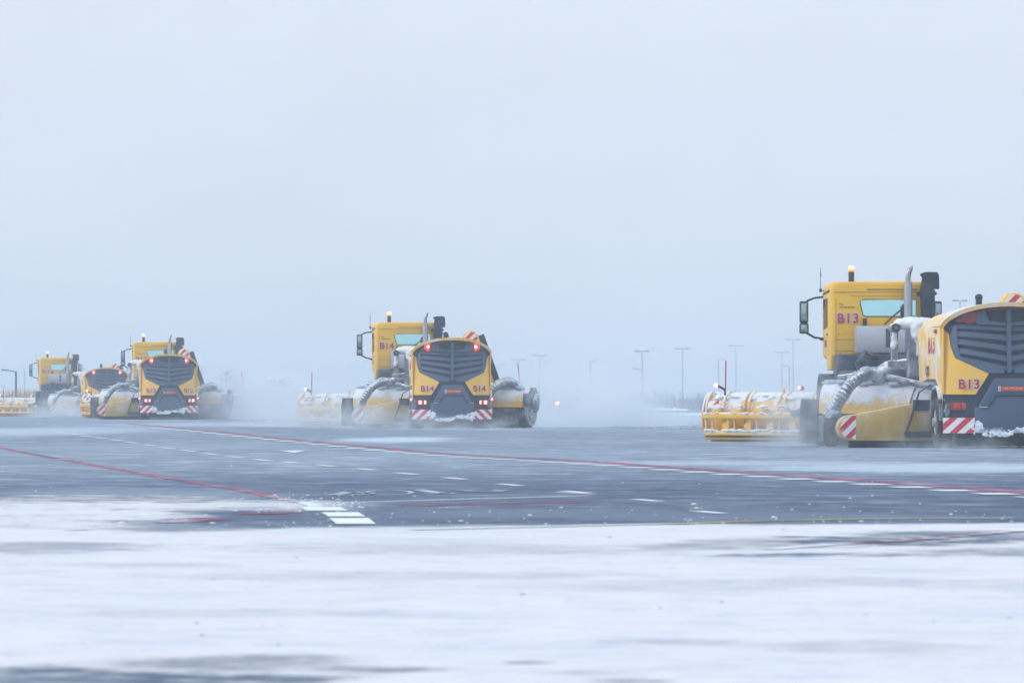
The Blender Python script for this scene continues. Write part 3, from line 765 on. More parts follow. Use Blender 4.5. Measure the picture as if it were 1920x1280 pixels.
    # castor wheels with their arching arms
    for u0, nm in ((-2.55, 0), (1.9, 1)):
        mb = MB(); 
        arm = catmull([(0, 1.30), (-.28, 1.52), (-.55, 1.50), (-.86, 1.32), (-1.02, 1.0), (-1.04, .74)], 9)
        du = -.9
        mb.tube([(u0 + .9 + du * k / (len(arm) - 1), a, z) for k, (a, z) in enumerate(arm)], [.125 + (.012 if k % 2 else -.006) for k in range(len(arm))], 10)
        mb.cyl((u0, -1.04, .82), (u0, -1.04, .62), .10, .17, 14); mb.box((u0 - .16, -1.06, .48), (.04, .1, .4)); mb.box((u0 + .16, -1.06, .48), (.04, .1, .4))
        ca = tf(mb).build('castor_arm', 'frosted', root)
        mb = MB(); mb.wheel((u0, -1.1, .31), .31, .22); tf(mb).build('castor_wheel', 'tyre', ca)
    sd = []
    for u0 in (-2.55, 1.9):
        arm = catmull([(0, 1.36), (-.28, 1.58), (-.55, 1.56), (-.86, 1.36), (-1.02, 1.0), (-1.04, .74)], 5)
        for k, (a, z) in enumerate(arm): sd.append((BM @ Vector((u0 + .9 - .9 * k / (len(arm) - 1) + rng.uniform(-.04, .04), a + .02, z + .05)), rng.uniform(.05, .095), (1.3, 1, .7)))
        for k in range(16): sd.append((BM @ Vector((u0 + rng.uniform(-.16, .16), -1.06 + rng.uniform(-.08, .05), .66 + rng.uniform(-.05, .1))), rng.uniform(.05, .09), (1, 1, .8)))
    for k in range(46):
        u = rng.uniform(-2.9, 3.0); sd.append((BM @ Vector((u, rng.uniform(-.25, .1), 1.33 + rng.uniform(-.04, .03))), rng.uniform(.07, .13), (1.8, 1.4, .55)))
    snow_lumps('snow_crust', sd, root, .035, 'frost_snow')
    # drawbar: long snow-dusted tubes to the truck, and the lifting mast with its cap of snow
    mb = MB()
    mb.tube([(-.55, 4.0, 1.15), (-1.9, 6.0, 1.55), (-2.6, 6.4, 1.45)], .07); mb.tube([(-.55, 4.1, 1.75), (-1.5, 5.4, 1.7), (-2.4, 6.2, 1.38)], .085)
    mb.tube([(.4, 3.9, .9), (.2, 6.6, .95), (0, 7.7, .95)], .10); mb.tube([(-.5, 3.9, .9), (-.35, 6.6, .95), (0, 7.7, .95)], .10)
    mb.tube([(-.9, 4.4, 1.95), (-1.6, 6.2, 1.75), (-2.0, 7.5, 1.35)], .06)
    mb.box((-.3, 6.6, 1.2), (.9, .8, .35), .04); mb.box((0, 7.75, .95), (.3, .3, .2), .03)
    mb.build('drawbar', 'frosted', root)
    mb = MB()
    mb.box((-1.15, 4.35, 1.95), (.55, .35, 1.0), .04); mb.box((-1.22, 4.5, 2.55), (.9, .3, .16), .05); mb.box((-1.68, 4.5, 2.2), (.14, .2, .75), .03); mb.box((-1.3, 4.45, 1.75), (1.05, .25, .14), .03)
    mb.cyl((-1.70, 4.20, 2.50), (-1.70, 4.6, 2.50), .10, n=18); mb.cyl((-1.70, 4.12, 2.50), (-1.70, 4.14, 2.50), .04, n=12); mb.box((.4, 4.3, 1.9), (1.2, .4, .9), .04)
    mast = mb.build('lifting_mast', 'frosted', root)
    mb = MB(); mb.cyl((-1.70, 4.14, 2.50), (-1.70, 4.30, 2.50), .085, n=16); mb.build('pin', 'chassis', mast)
    sd = []
    for k in range(44):
        t = rng.random(); sd.append((Vector((-1.56 + 1.05 * t, 4.42 + rng.uniform(-.1, .1), 2.58 + .03 * math.sin(t * 7) + rng.uniform(-.04, .04))), rng.uniform(.10, .155), (1.5, 1.2, .8)))
    for k in range(16):
        sd.append((Vector((-1.28 + rng.uniform(-.06, .06) + k * .008, 4.18, 2.50 - k * .036)), rng.uniform(.08, .13) * (1 - k * .02), (1.1, .7, 1.2)))
    for k in range(8): sd.append((Vector((-1.10 + rng.uniform(-.05, .12), 4.17, 1.98 + rng.uniform(-.05, .05))), rng.uniform(.05, .09), (1, .8, 1)))
    for k in range(9): sd.append((Vector((-1.70 + rng.uniform(-.03, .03), 4.38, 2.5 - k * .05)), rng.uniform(.04, .065), (1, 1, 1.2)))
    snow_lumps('mast_snow', sd, root, .035)
    return root

def make_truck():
    root = empty('snow_plough_truck')
    rng = random.Random(9)
    # hollow cab with real window openings
    mb = MB(); mb.box((0, .98, 2.76), (2.36, 1.96, 1.74), .13, seg=4)
    cab = mb.build('cab', 'yellow', root, ang=40)
    # taper the front a little
    def cutter(mbc): return mbc.build('cut', 'dgrey', None, smooth=False)
    cs = []
    m_ = MB(); m_.box((0, .98, 2.78), (2.24, 1.84, 1.60)); cs.append(cutter(m_))
    m_ = MB(); m_.prism([(-.38, 2.85), (.75, 2.85), (.75, 3.23), (-.44, 3.23), (-.51, 3.19), (-.49, 3.08), (-.44, 2.88)], -.2, .2); cs.append(cutter(m_))
    m_ = MB(); m_.box((0, 1.96, 2.98), (2.0, .4, .84)); cs.append(cutter(m_))
    m_ = MB(); m_.prism([(.62, 2.62), (1.72, 2.55), (1.78, 3.26), (.62, 3.26)], -1.4, 1.4, axis='X'); cs.append(cutter(m_))
    def bo(o):
        for c in cs:
            b_ = o.modifiers.new('b', 'BOOLEAN'); b_.operation = 'DIFFERENCE'; b_.object = c; b_.solver = 'EXACT'
    evaluated(cab, [bo])
    for c in cs: bpy.data.objects.remove(c)
    cab.data.polygons.foreach_set('use_smooth', [True] * len(cab.data.polygons)); cab.data.set_sharp_from_angle(angle=R(40))
    mb = MB(); mb.prism([(-.40, 2.84), (.77, 2.84), (.77, 3.24), (-.45, 3.24), (-.52, 3.2), (-.50, 3.08)], .02, .03); mb.build('rear_window', 'glass', root)
    mb = MB(); mb.box((0, 1.93, 2.98), (1.99, .012, .83)); mb.build('windscreen', 'glass', root)
    for s_ in (-1, 1):
        mb = MB(); mb.prism([(.62, 2.62), (1.72, 2.55), (1.78, 3.26), (.62, 3.26)], s_ * 1.15, s_ * 1.16, axis='X'); mb.build('side_window', 'glass', root)
    # window seal, roof seam, pressed ribs, door outline
    mb = MB()
    wpts = [(-.38, 2.85), (.75, 2.85), (.75, 3.23), (-.44, 3.23), (-.51, 3.19), (-.49, 3.08), (-.44, 2.88), (-.38, 2.85)]
    mb.tube([(x, -.002, z) for x, z in wpts], .013, 6); mb.build('window_seal', 'dgrey', root)
    mb = MB()
    mb.box((0, .93, 3.60), (1.4, 1.3, .10), .05); mb.box((0, -.004, 3.605), (2.02, .02, .012)); mb.build('roof_cap', 'yellow_dusty', root)
    mb = MB(); mb.box((-.01, -.003, 3.395), (2.16, .01, .010)); mb.box((.22, -.003, 3.455), (1.15, .012, .022)); mb.box((.1, -.003, 3.31), (1.6, .008, .006))
    for x in (-1.05,): mb.box((x, -.003, 2.6), (.006, .008, 1.3))
    for x, z in ((-.92, 3.37), (-.84, 3.37), (-.98, 2.46), (-.86, 2.46), (-.95, 2.02)): mb.box((x, -.004, z), (.025, .01, .015))
    mb.box((-.83, -.003, 2.33), (.5, .006, .008)); mb.box((-.83, -.003, 2.08), (.5, .006, .008))
    mb.build('panel_seam', 'seam', root)
    mb = MB(); mb.box((-.93, -.004, 3.12), (.10, .006, .018), rot=Matrix.Rotation(R(12), 3, 'Y')); mb.box((-.80, -.004, 3.055), (.33, .006, .022)); mb.build('maker_badge', 'seam', root)
    # lower body below the doors
    for s_ in (-1, 1):
        mb = MB(); mb.box((s_ * 1.12, .55, 1.95), (.10, .95, .62), .03); mb.build('lower_door_panel', 'yellow_dusty', root)
        mb = MB(); mb.box((s_ * 1.17, .9, 3.40), (.06, 1.5, .05), .015, rot=Matrix.Rotation(R(-2), 3, 'X')); mb.build('roof_gutter', 'dgrey', root)
        mb = MB(); mb.box((s_ * 1.185, .7, 2.45), (.02, .16, .04), .005); mb.build('door_handle', 'dgrey', root)
        mb = MB(); mb.box((s_ * 1.182, 1.1, 2.25), (.006, .5, .16)); mb.build('door_lettering', 'num', root)
        # mirrors
        MX = -1.62 if s_ < 0 else 1.42
        mb = MB(); mb.box((MX, 1.72, 2.97), (.20, .11, .50), .04, seg=3); mb.box((MX, 1.70, 2.60), (.21, .12, .24), .04, seg=3)
        mb.tube([(s_ * 1.15, 1.75, 3.32), ((MX + s_ * 1.15) / 2, 1.75, 3.29), ((MX - s_ * .06), 1.75, 3.22)], .024, 8); mb.tube([(s_ * 1.15, 1.75, 2.36), ((MX + s_ * 1.15) / 2, 1.75, 2.40), ((MX - s_ * .06), 1.75, 2.50)], .026, 8)
        mb.box((s_ * 1.19, 1.72, 2.36), (.14, .12, .07), .02); mb.box((s_ * 1.16, 1.78, 2.85), (.03, .04, .98), .01)
        mi = mb.build('mirror', 'dgrey', root)
        mb = MB(); mb.box((MX, 1.662, 2.97), (.14, .008, .40), .003); mb.box((MX, 1.636, 2.60), (.15, .008, .16), .003); mb.build('mirror_glass', 'mirror', mi)
    # beacon and aerial
    mb = MB(); mb.cyl((-.67, .35, 3.62), (-.67, .35, 3.86), .066, n=18); be = mb.build('beacon', 'beacon', root)
    mb = MB(); mb.cyl((-.67, .35, 3.86), (-.67, .35, 3.91), .064, n=18); mb.build('beacon_lens', 'beacon_low', be)
    mb = MB(); mb.cyl((-.67, .35, 3.91), (-.67, .35, 3.965), .06, n=18); mb.ball((-.67, .35, 3.965), .058, 2, (1, 1, .5)); mb.build('beacon_light', 'lamp_orange', be)
    mb = MB(); mb.cyl((-1.26, 1.5, 3.45), (-1.26, 1.5, 3.98), .008, .005, 6); mb.cyl((-1.26, 1.5, 3.42), (-1.26, 1.5, 3.50), .03, n=10); mb.cyl((-1.26, 1.5, 3.78), (-1.26, 1.5, 3.84), .013, n=8); mb.cyl((-1.26, 1.5, 3.46), (-1.14, 1.5, 3.44), .012, n=6); mb.build('aerial', 'dgrey', root)
    # exhaust
    mb = MB(); mb.cyl((.55, -.22, 1.9), (.55, -.22, 3.62), .095, n=20); ex = mb.build('exhaust_shield', 'silver_dots', root)
    mb = MB(); mb.tube([(.55, -.22, 3.60), (.55, -.22, 3.72), (.565, -.22, 3.82), (.60, -.22, 3.90), (.65, -.22, 3.97)], [.058, .058, .057, .054, .022], 14); mb.build('exhaust_tip', 'chrome', ex)
    mb = MB(); mb.tube([(.03, -.1, 2.67), (.28, -.12, 2.90), (.50, -.14, 3.07)], .018, 8); mb.box((.45, -.14, 2.96), (.13, .08, .22), .02); mb.ball((.46, -.14, 3.08), .05, 2); mb.build('fuel_hose_bracket', 'dgrey', root)
    mb = MB(); mb.box((-.41, -.08, 2.72), (.09, .1, .17), .015); mb.build('tow_socket', 'dgrey', root)
    # air intake tower
    mb = MB()
    mb.prism([(.86, 1.9), (1.12, 1.9), (1.14, 3.4), (1.10, 3.50), (1.15, 3.46), (1.24, 3.46), (1.235, 3.76), (1.19, 3.84), (.93, 3.84), (.83, 3.80), (.84, 3.76), (.88, 3.72), (.83, 3.45), (.85, 3.0)][::-1], -.35, -.03, bev=.02)
    mb.box((.80, -.15, 3.36), (.10, .10, .09), .02); mb.box((1.16, -.15, 3.36), (.08, .10, .07), .02)
    mb.build('air_intake', 'black', root)
    # equipment box, chassis
    mb = MB(); mb.box((-.10, -.35, 2.33), (1.10, .5, .60), .012)
    for k in range(11): mb.box((-.655, -.60, 2.05 + k * .055), (.035, .02, .02))
    eb = mb.build('equipment_box', 'silver', root)
    mb = MB(); mb.box((.06, -.605, 2.36), (.10, .02, .42), .006); mb.build('box_vent', 'chassis', eb)
    mb = MB(); mb.box((0, .7, 1.55), (1.9, 2.2, .62), .06); mb.box((0, -1.6, 1.12), (.95, 5.0, .32), .03); mb.box((-.1, -.5, 1.72), (2.0, .8, .55), .05); mb.box((0, -1.7, 1.35), (2.2, 1.3, .55), .06)
    mb.box((0, -3.0, 1.32), (1.2, 1.6, .14), .03); mb.box((0, 3.2, 1.0), (.9, 2.6, .36), .05); mb.cyl((-.9, -.9, 1.3), (-.9, -2.3, 1.3), .28, n=20); mb.cyl((.9, -.9, 1.3), (.9, -2.3, 1.3), .28, n=20)
    mb.tube([(-.2, -.9, 1.9), (-.5, -1.0, 2.05), (-.7, -1.2, 1.8), (-.6, -1.4, 1.4)], .05); mb.tube([(.3, -.9, 1.9), (.1, -1.0, 2.0), (-.1, -1.2, 1.8), (0, -1.4, 1.4)], .04)
    mb.build('chassis', 'chassis', root)
    for s_ in (-1, 1):
        for yv in (.75, -2.0, -3.25):
            mb = MB(); mb.wheel((s_ * 1.08, yv, .55), .55, .34 if yv > 0 else .5); wh = mb.build('wheel', 'tyre', root)
            mb = MB(); mb.cyl((s_ * .98, yv, .55), (s_ * 1.22, yv, .55), .3, .27, 22); mb.cyl((s_ * 1.2, yv, .55), (s_ * 1.3, yv, .55), .12, .1, 12); mb.build('rim', 'rim', wh)
        arc = [(.75 + .80 * math.cos(a), .62 + .95 * math.sin(a)) for a in [R(10 + 16 * k) for k in range(11)]]
        arc += [(.75 + .74 * math.cos(a), .62 + .89 * math.sin(a)) for a in [R(10 + 16 * k) for k in range(11)][::-1]]
        a0, a1 = sorted((s_ * .85, s_ * 1.36)); mb = MB(); mb.prism(arc, a0, a1, axis='X'); mb.box((s_ * 1.1, -.06, 1.0), (.5, .03, .7), .01)
        mb.build('mudguard', 'chassis', root)
    # ---------------- plough: wide curved mouldboard, right end trailing
    PM = Matrix.Translation((.25, 5.0, 0)) @ Matrix.Rotation(R(-26), 4, 'Z')
    def tf(mb): bmesh.ops.transform(mb.bm, matrix=PM, verts=mb.bm.verts[:]); return mb
    H2 = 4.2
    prof = [(.36, .06), (.16, .14), (.02, .32), (-.02, .55), (.04, .80), (.18, 1.02), (.42, 1.15), (.62, 1.14)]
    prof = catmull(prof, 3)
    mb = MB(); inner = [(a + .05, z - .02) for a, z in prof]
    loop = prof + inner[::-1]; U = [-H2 + .12 * 0 + 2 * H2 * i / 28 for i in range(29)]
    rings = []
    for u in U:
        t = abs(u) / H2; k = 1.0 - .10 * max(0, (t - .90) / .10)
        rings.append([mb.bm.verts.new((u, a, .06 + (z - .06) * k)) for a, z in loop])
    for a, b_ in zip(rings, rings[1:]):
        for i in range(len(loop)): mb.bm.faces.new((a[i], a[(i + 1) % len(loop)], b_[(i + 1) % len(loop)], b_[i]))
    mb.bm.faces.new(rings[0]); mb.bm.faces.new(rings[-1][::-1])
    plough = tf(mb).build('plough', 'yellow_snow', root, ang=60)
    mb = MB()
    for u in [-4.15, -3.72, -3.2, -3.08, -2.35, -2.2, -1.55, -1.43, -.75, -.6, .1, .22, .9, 1.05, 1.7, 1.85, 2.6, 2.75, 3.4, 3.55, 4.1]:
        out_ = [(a - .075 - (0.02 if z > .8 else 0), z + (.02 if z > .9 else 0)) for a, z in prof[4:]]
        pl_ = prof[4:] + out_[::-1]
        mb.prism(pl_, u - .022, u + .022, axis='X')
    tf(mb).build('plough_rib', 'yellow_snow', plough)
    mb = MB(); mb.box((0, -.30, .60), (8.2, .14, .12), .02); mb.box((0, -.26, .20), (8.2, .16, .11), .02)
    u = -4.05
    while u < 4.1:
        mb.box((u, -.28, .40), (.05, .07, .32), .01); mb.box((u + .16, -.28, .40), (.03, .05, .32)); u += .56
    u = -3.8
    while u < 4.1:
        mb.box((u, -.16, .70), (.14, .36, .16), .03); mb.cyl((u + .25, -.32, .36), (u + .25, -.12, .36), .09, n=14); u += .56
    tf(mb).build('plough_frame', 'yellow_snow', plough)
    mb = MB(); mb.box((0, .30, .06), (8.3, .05, .12), .005); mb.box((0, -.1, .07), (8.2, .3, .05), .01); tf(mb).build('cutting_edge', 'yellow_edge', plough)
    mb = MB(); mb.box((0, -1.2, .75), (.8, 1.9, .2), .03); mb.tube([(-1.8, -.4, .65), (-.3, -2.1, .9)], .08); mb.tube([(1.8, -.4, .65), (.3, -2.1, .9)], .08); tf(mb).build('plough_hitch', 'chassis', plough)
    for u in (-H2 - .015, H2 + .015):
        mb = MB(); cheek = [(a - .1, z) for a, z in prof] + [(.62, .8), (.55, .3)]
        mb.prism(cheek, u - .02, u + .02, axis='X'); tf(mb).build('end_cheek', 'yellow_snow', plough)
        s_ = 1 if u > 0 else -1
        mb = MB(); mb.box((u - s_ * .25, -.045, .86), (.26, .02, .2), .005, rot=Matrix.Rotation(R(-25), 3, 'X')); tf(mb).build('striped_marker', 'stripe_l' if s_ < 0 else 'stripe_r', plough)
        mb = MB(); mb.tube([(u - s_ * .5, .10, 1.12), (u - s_ * .53, .06, 1.9)] if s_ < 0 else [(u + .12, .2, 1.0), (u - .02, .14, 2.25)], .016, 8)
        o = tf(mb).build('warning_pole', 'red', plough)
        if s_ > 0: o['label'] = 'dark red warning pole'
        mb = MB(); mb.tube([(u - s_ * .5, .08, 1.10), (u - s_ * .52, .0, 1.22), (u - s_ * .5 - .13, -.05, 1.31)], .03, 8); tf(mb).build('lamp_arm', 'chassis', plough)
        mb = MB(); mb.ball((u - s_ * .5 - .17, -.07, 1.32), .05, 2); tf(mb).build('marker_lamp', 'lamp_side', plough)
    for u in (-2.2, 2.2):
        mb = MB(); mb.box((u, .02, 1.20), (.05, .05, .12), .01); mb.ball((u + .0, -.02, 1.21), .04, 2); tf(mb).build('lifting_eye', 'yellow', plough)
    mb = MB(); mb.box((-1.75, .02, 1.25), (.10, .06, .1), .02); tf(mb).build('centre_lamp_bracket', 'reflector', plough)
    mb = MB(); mb.ball((-1.80, -.02, 1.26), .035, 2); tf(mb).build('marker_lamp', 'lamp_side', plough)
    sd = []
    for k in range(230):
        u = rng.uniform(-4.1, 4.1); sd.append((PM @ Vector((u, -.31 + rng.uniform(-.05, .05), .662 + rng.uniform(-.01, .01))), rng.uniform(.02, .042), (2.2, 1.1, .6)))
    for k in range(230):
        u = rng.uniform(-4.1, 4.1); sd.append((PM @ Vector((u, -.30 + rng.uniform(-.06, .04), .25 + rng.uniform(-.02, .03))), rng.uniform(.025, .055), (2.0, 1.0, .7)))
    u = -3.8
    while u < 4.1:
        for k in range(7): sd.append((PM @ Vector((u + rng.uniform(-.12, .12), -.16 + rng.uniform(-.12, .1), .80 + rng.uniform(-.03, .05))), rng.uniform(.035, .065), (1.1, 1.1, .6)))
        u += .56
    for k in range(260):
        u = rng.uniform(-4.0, 4.1); t = rng.random(); sd.append((PM @ Vector((u, .12 + .35 * t, 1.01 + .13 * t + rng.uniform(-.02, .02))), rng.uniform(.03, .075), (1.7, 1.3, .45)))
    snow_lumps('plough_snow', sd, root, .025)
    return root
M['frost_snow'] = mat('grey_frosted_snow', (.42, .47, .56), .8, var=.12, frost=.5, spec=.2)
M['seam'] = mat('shadow_brown_seam', (.28, .15, .03), .6)
M['yellow_edge'] = mat('yellow_worn_edge', (.62, .34, .04), .6, frost=.35)
M['beacon_low'] = emat('beacon_lens_lit', (1, .22, .05), 1.5, (.6, .15, .05))
def dots():
    m, nt, b = newmat('perforated_heat_shield')
    v = nt.nodes.new('ShaderNodeTexVoronoi'); v.inputs['Scale'].default_value = 28; v.inputs['Randomness'].default_value = 0.1
    t = nt.nodes.new('ShaderNodeTexCoord'); nt.links.new(t.outputs['Object'], v.inputs['Vector'])
    f = E(nt, v.outputs['Distance']).step(.33, .22)
    c = mixc(nt, f, (.50, .51, .55), (.22, .23, .26)); nt.links.new(c.s, b.inputs['Base Color'])
    b.inputs['Metallic'].default_value = .5; b.inputs['Roughness'].default_value = .45
    return m
M['silver_dots'] = dots()

def copy_tree(o, parent=None):
    c = o.copy(); col.objects.link(c); c.parent = parent
    for ch in list(o.children): copy_tree(ch, c)
    return c
tr0 = make_trailer(); tk0 = make_truck()
#        num    rear px, dist, heading, z ; cab px, dist, heading
RIGS = [('B13', 1893, 115.8, 4.8, 0, 1655, 127.5, 2.0),
        ('B14', 848, 186.0, 3.0, 0, 767, 198.0, 5.0),
        ('B12', 317, 258.0, 5.0, 0, 296, 270.0, 5.0),
        ('B11', 201, 339.0, 9.0, -.20, 110, 351.0, 8.0)]
TL = {'B13': 'nearest sweeper trailer, numbered B13, cut by the right edge, its upper lamps unlit',
      'B14': 'sweeper trailer numbered B14 with lit red lamps, standing in blown snow in the middle',
      'B12': 'sweeper trailer numbered B12 with lit red lamps and snow across its right warning board',
      'B11': 'farthest sweeper trailer, half hidden behind the plough of truck B12'}
KL = {'B13': 'nearest yellow snow plough truck, numbered B13, with bright orange beacon and snowy plough',
      'B14': 'yellow snow plough truck with B14 on the cab, its plough fading into blown snow',
      'B12': 'yellow snow plough truck with B12 on the cab, behind the lit B12 trailer',
      'B11': 'farthest yellow snow plough truck, numbered B11, at the left end of the row'}
KILL = []
for i, (num, px, d, hd, zz, cpx, cd, chd) in enumerate(RIGS):
    t = tr0 if i == 0 else copy_tree(tr0); k = tk0 if i == 0 else copy_tree(tk0)
    t.location = ((px - 960) / 10667 * d, d, zz); t.rotation_euler = (0, 0, R(hd))
    k.location = ((cpx - 960) / 10667 * cd, cd, zz); k.rotation_euler = (0, 0, R(chd))
    tag(t, TL[num], 'sweeper trailer', 'sweeper trailers towed by the plough trucks'); tag(k, KL[num], 'snow plough', 'snow plough trucks driving in a row')
rigs = [o for o in bpy.data.objects if o.parent is None and o.name.startswith('sweeper_trailer')]
trucks = [o for o in bpy.data.objects if o.parent is None and o.name.startswith('snow_plough_truck')]
for i, (num, *_r) in enumerate(RIGS):
    t = sorted(rigs, key=lambda o: o.name)[i]; k = sorted(trucks, key=lambda o: o.name)[i]
    text_obj('fleet_number', num, .27, t, (-.81, yback(-.81) - .03, 1.30), rot=(R(90), 0, R(-16)))
    text_obj('fleet_number', num, .27, t, (.89, yback(.89) - .03, 1.30), rot=(R(90), 0, R(16)))
    text_obj('fleet_number', num, .52, t, (-1.302, 1.9, 2.12), rot=(R(90), 0, R(-90)))
    text_obj('maker_lettering', 'CJS', .26, t, (-1.296, 2.5, 1.58), rot=(R(90), 0, R(-90)), mats=('grey', 'white'), outline=0)
    text_obj('fleet_number', num, .30, k, (-.78, -.012, 2.80))
    if num == 'B13':                 # its lamps are off in the photograph
        for ch in list(t.children):
            if ch.name.startswith(('upper_lamp', 'tail_lamp', 'side_marker')):
                for g_ in list(ch.children):
                    if g_.name.startswith('lamp_bulb') or g_.name.startswith('halo_lens'):
                        me = g_.data.copy(); me.materials.clear(); me.materials.append(M['orange_lens' if ch.name.startswith('tail') else 'reflector']); g_.data = me
                if ch.name.startswith('side_marker'):
                    me = ch.data.copy(); me.materials.clear(); me.materials.append(M['reflector']); ch.data = me

# ------------------------------------------------------------------ background
M['pole'] = mat('galvanised_pole', (.50, .54, .60), .6)
M['pole_dark'] = mat('dark_lamp_post', (.07, .075, .085), .6)
M['twig'] = mat('bare_twigs', (.32, .36, .43), .9, frost=.5)
M['twig_snow'] = mat('snowy_twigs', (.55, .58, .63), .9)
M['straw'] = mat('dry_grass', (.50, .36, .14), .9)
def zt(py, d): return CAMH + (HOR - py) / 10667 * d
def xt(px, d): return (px - 960) / 10667 * d
MAST = {1204: 'tall floodlight mast with a second short arm lower down, behind the low fence',
        1280: 'tall floodlight mast rising right of the mast with the lower side arm',
        1380: 'faint tall floodlight mast just right of the plough warning pole of truck B13',
        1466: 'faint floodlight mast left of the taller one beside truck B13',
        1487: 'tallest floodlight mast, just left of the mirror of truck B13',
        1012: 'faint floodlight mast right of trailer B14, above the blown snow',
        973: 'faint floodlight mast directly behind the right warning pole of truck B14',
        933: 'faintest floodlight mast, close to the right side of trailer B14',
        1800: 'floodlight mast showing just over the roof of trailer B13'}
for px, top, d in ((1204, 658, 620), (1280, 653, 700), (1380, 648, 820), (1466, 660, 900), (1487, 636, 760), (1012, 666, 760), (973, 674, 800), (933, 683, 900), (1800, 563, 540)):
    h = zt(top, d); x = xt(px, d); r = empty('floodlight_mast', (x, d, 0)); tag(r, MAST[px], 'mast', 'floodlight masts beyond the apron')
    mb = MB(); mb.cyl((0, 0, 0), (0, 0, h), .11, .06, 10); mb.build('pole', 'pole', r)
    k = d / 10667
    mb = MB(); mb.box((0, 0, h - .05), (28 * k, .12, .10)); mb.build('crossarm', 'pole', r)
    for q in (-12, -7, 7, 12):
        mb = MB(); mb.box((q * k, -.1, h + .03), (.26, .25, .10), .02); mb.build('floodlight', 'pole', r)
    if px == 1204:
        mb = MB(); mb.tube([(0, 0, zt(692, d)), (-9 * k, 0, zt(692, d)), (-18 * k, 0, zt(690, d))], .08, 8); mb.build('side_arm', 'pole', r)
        mb = MB(); mb.box((-3 * k, 0, zt(709, d)), (.35, .2, .35), .03); mb.build('signal_box', 'white', r)
LAMP = {1107: 'grey lamp post with its arm to the right, alone between B14 and the masts',
        1347: 'faint lamp post left of the warning pole of truck B13',
        1480: 'short lamp post with its arm to the left between two tall masts beside truck B13',
        30: 'dark lamp post with a long arm, above the dry grass at the left edge',
        46: 'thin lamp post standing between the dark lamp post and truck B11',
        155: 'lamp post showing between truck B11 and trailer B11',
        239: 'bluish lamp post between trailer B11 and truck B12',
        378: 'faint lamp post just right of trailer B12'}
for px, top, d, arm, m_, rad in ((1107, 678, 560, 14, 'pole', .07), (1347, 675, 700, 14, 'pole', .07), (1480, 687, 520, -14, 'pole', .06), (30, 696, 420, -27, 'pole_dark', .07),
                       (46, 695, 520, -3, 'pole', .045), (155, 684, 520, -9, 'pole', .06), (239, 689, 520, 5, 'pole', .06), (378, 688, 600, 14, 'pole', .05)):
    h = zt(top, d); k = d / 10667; r = empty('lamp_post', (xt(px, d), d, 0)); tag(r, LAMP[px], 'lamp post', 'lamp posts along the airfield edge')
    mb = MB(); mb.cyl((0, 0, 0), (0, 0, h), rad * 1.3, rad, 10); mb.build('pole', m_, r)
    mb = MB(); mb.tube([(0, 0, h - .03), (arm * k * .5, 0, h + .06), (arm * k * .6, 0, h + .08)], .035, 8); mb.build('arm', m_, r)
    mb = MB(); mb.box((arm * k * .8, 0, h + .10), (abs(arm) * k * .45, .2, .09), .02, rot=Matrix.Rotation(R(-3 if arm > 0 else 3), 3, 'Y')); mb.build('lamp_head', m_, r)
# low wire fence and scrub behind it
rng = random.Random(3)
def fence(px0, px1, d, top, label):
    r = empty('wire_fence', (xt(px0, d), d, 0)); tag(r, label, 'fence')
    x0, x1 = 0, xt(px1, d) - xt(px0, d); h = zt(top, d)
    x = x0
    while x <= x1 + .01:
        mb = MB(); mb.box((x, 0, h / 2), (.07, .07, h), .01); mb.tube([(x, 0, h - .02), (x - .14, 0, h + .16)], .02, 6); mb.tube([(x, 0, h - .02), (x + .14, 0, h + .16)], .02, 6); mb.build('post', 'pole', r); x += 2.02
    mb = MB()
    for k in range(7): mb.box(((x0 + x1) / 2, .05, .1 + k * (h - .12) / 6), (x1 - x0, .012, .02))
    nx = int((x1 - x0) / .16)
    for k in range(nx): mb.box((x0 + k * .16, .05, h / 2), (.012, .012, h))
    mb.build('mesh_panel', 'pole', r)
fence(1165, 1345, 448, 748, 'low wire fence behind the snow bank, right of the blown snow')
def twigs(name, cx, cy, wdt, dep, hmin, hmax, n, m_, rng, lean=.25, rad=.02, branch=3):
    mb = MB()
    for k in range(n):
        x = cx + rng.uniform(-wdt, wdt); y = cy + rng.uniform(-dep, dep); h = rng.uniform(hmin, hmax)
        p = Vector((x, y, -.05)); q = p + Vector((rng.uniform(-lean, lean) * h, 0, h)); mid = (p + q) / 2 + Vector((rng.uniform(-.05, .05) * h, 0, 0))
        mb.tube([p, mid, q], [rad, rad * .7, rad * .25], 4)
        for b_ in range(branch):
            s = p.lerp(q, rng.uniform(.3, .9)); mb.tube([s, s + Vector((rng.uniform(-.3, .3) * h, rng.uniform(-.1, .1), rng.uniform(.1, .35) * h))], [rad * .6, rad * .2], 4)
    return mb.build(name, m_, None)
o = twigs('bare_scrub', xt(1260, 460), 462, 6, 3, .6, 1.5, 420, 'twig', rng, rad=.02); tag(o, 'strip of bare scrub behind the low wire fence', 'scrub', kind='stuff')
o = twigs('bare_scrub', xt(1420, 460), 462, 3.5, 3, .6, 1.4, 160, 'twig', rng, rad=.02); tag(o, 'bare scrub seen over the plough of truck B13', 'scrub', kind='stuff')
o = twigs('dry_grass', xt(30, 372), 374, 1.3, 1.2, .8, 1.65, 240, 'straw', rng, lean=.2, rad=.022, branch=1); tag(o, 'tuft of dry yellow grass at the left edge beside truck B11', 'dry grass', kind='stuff')
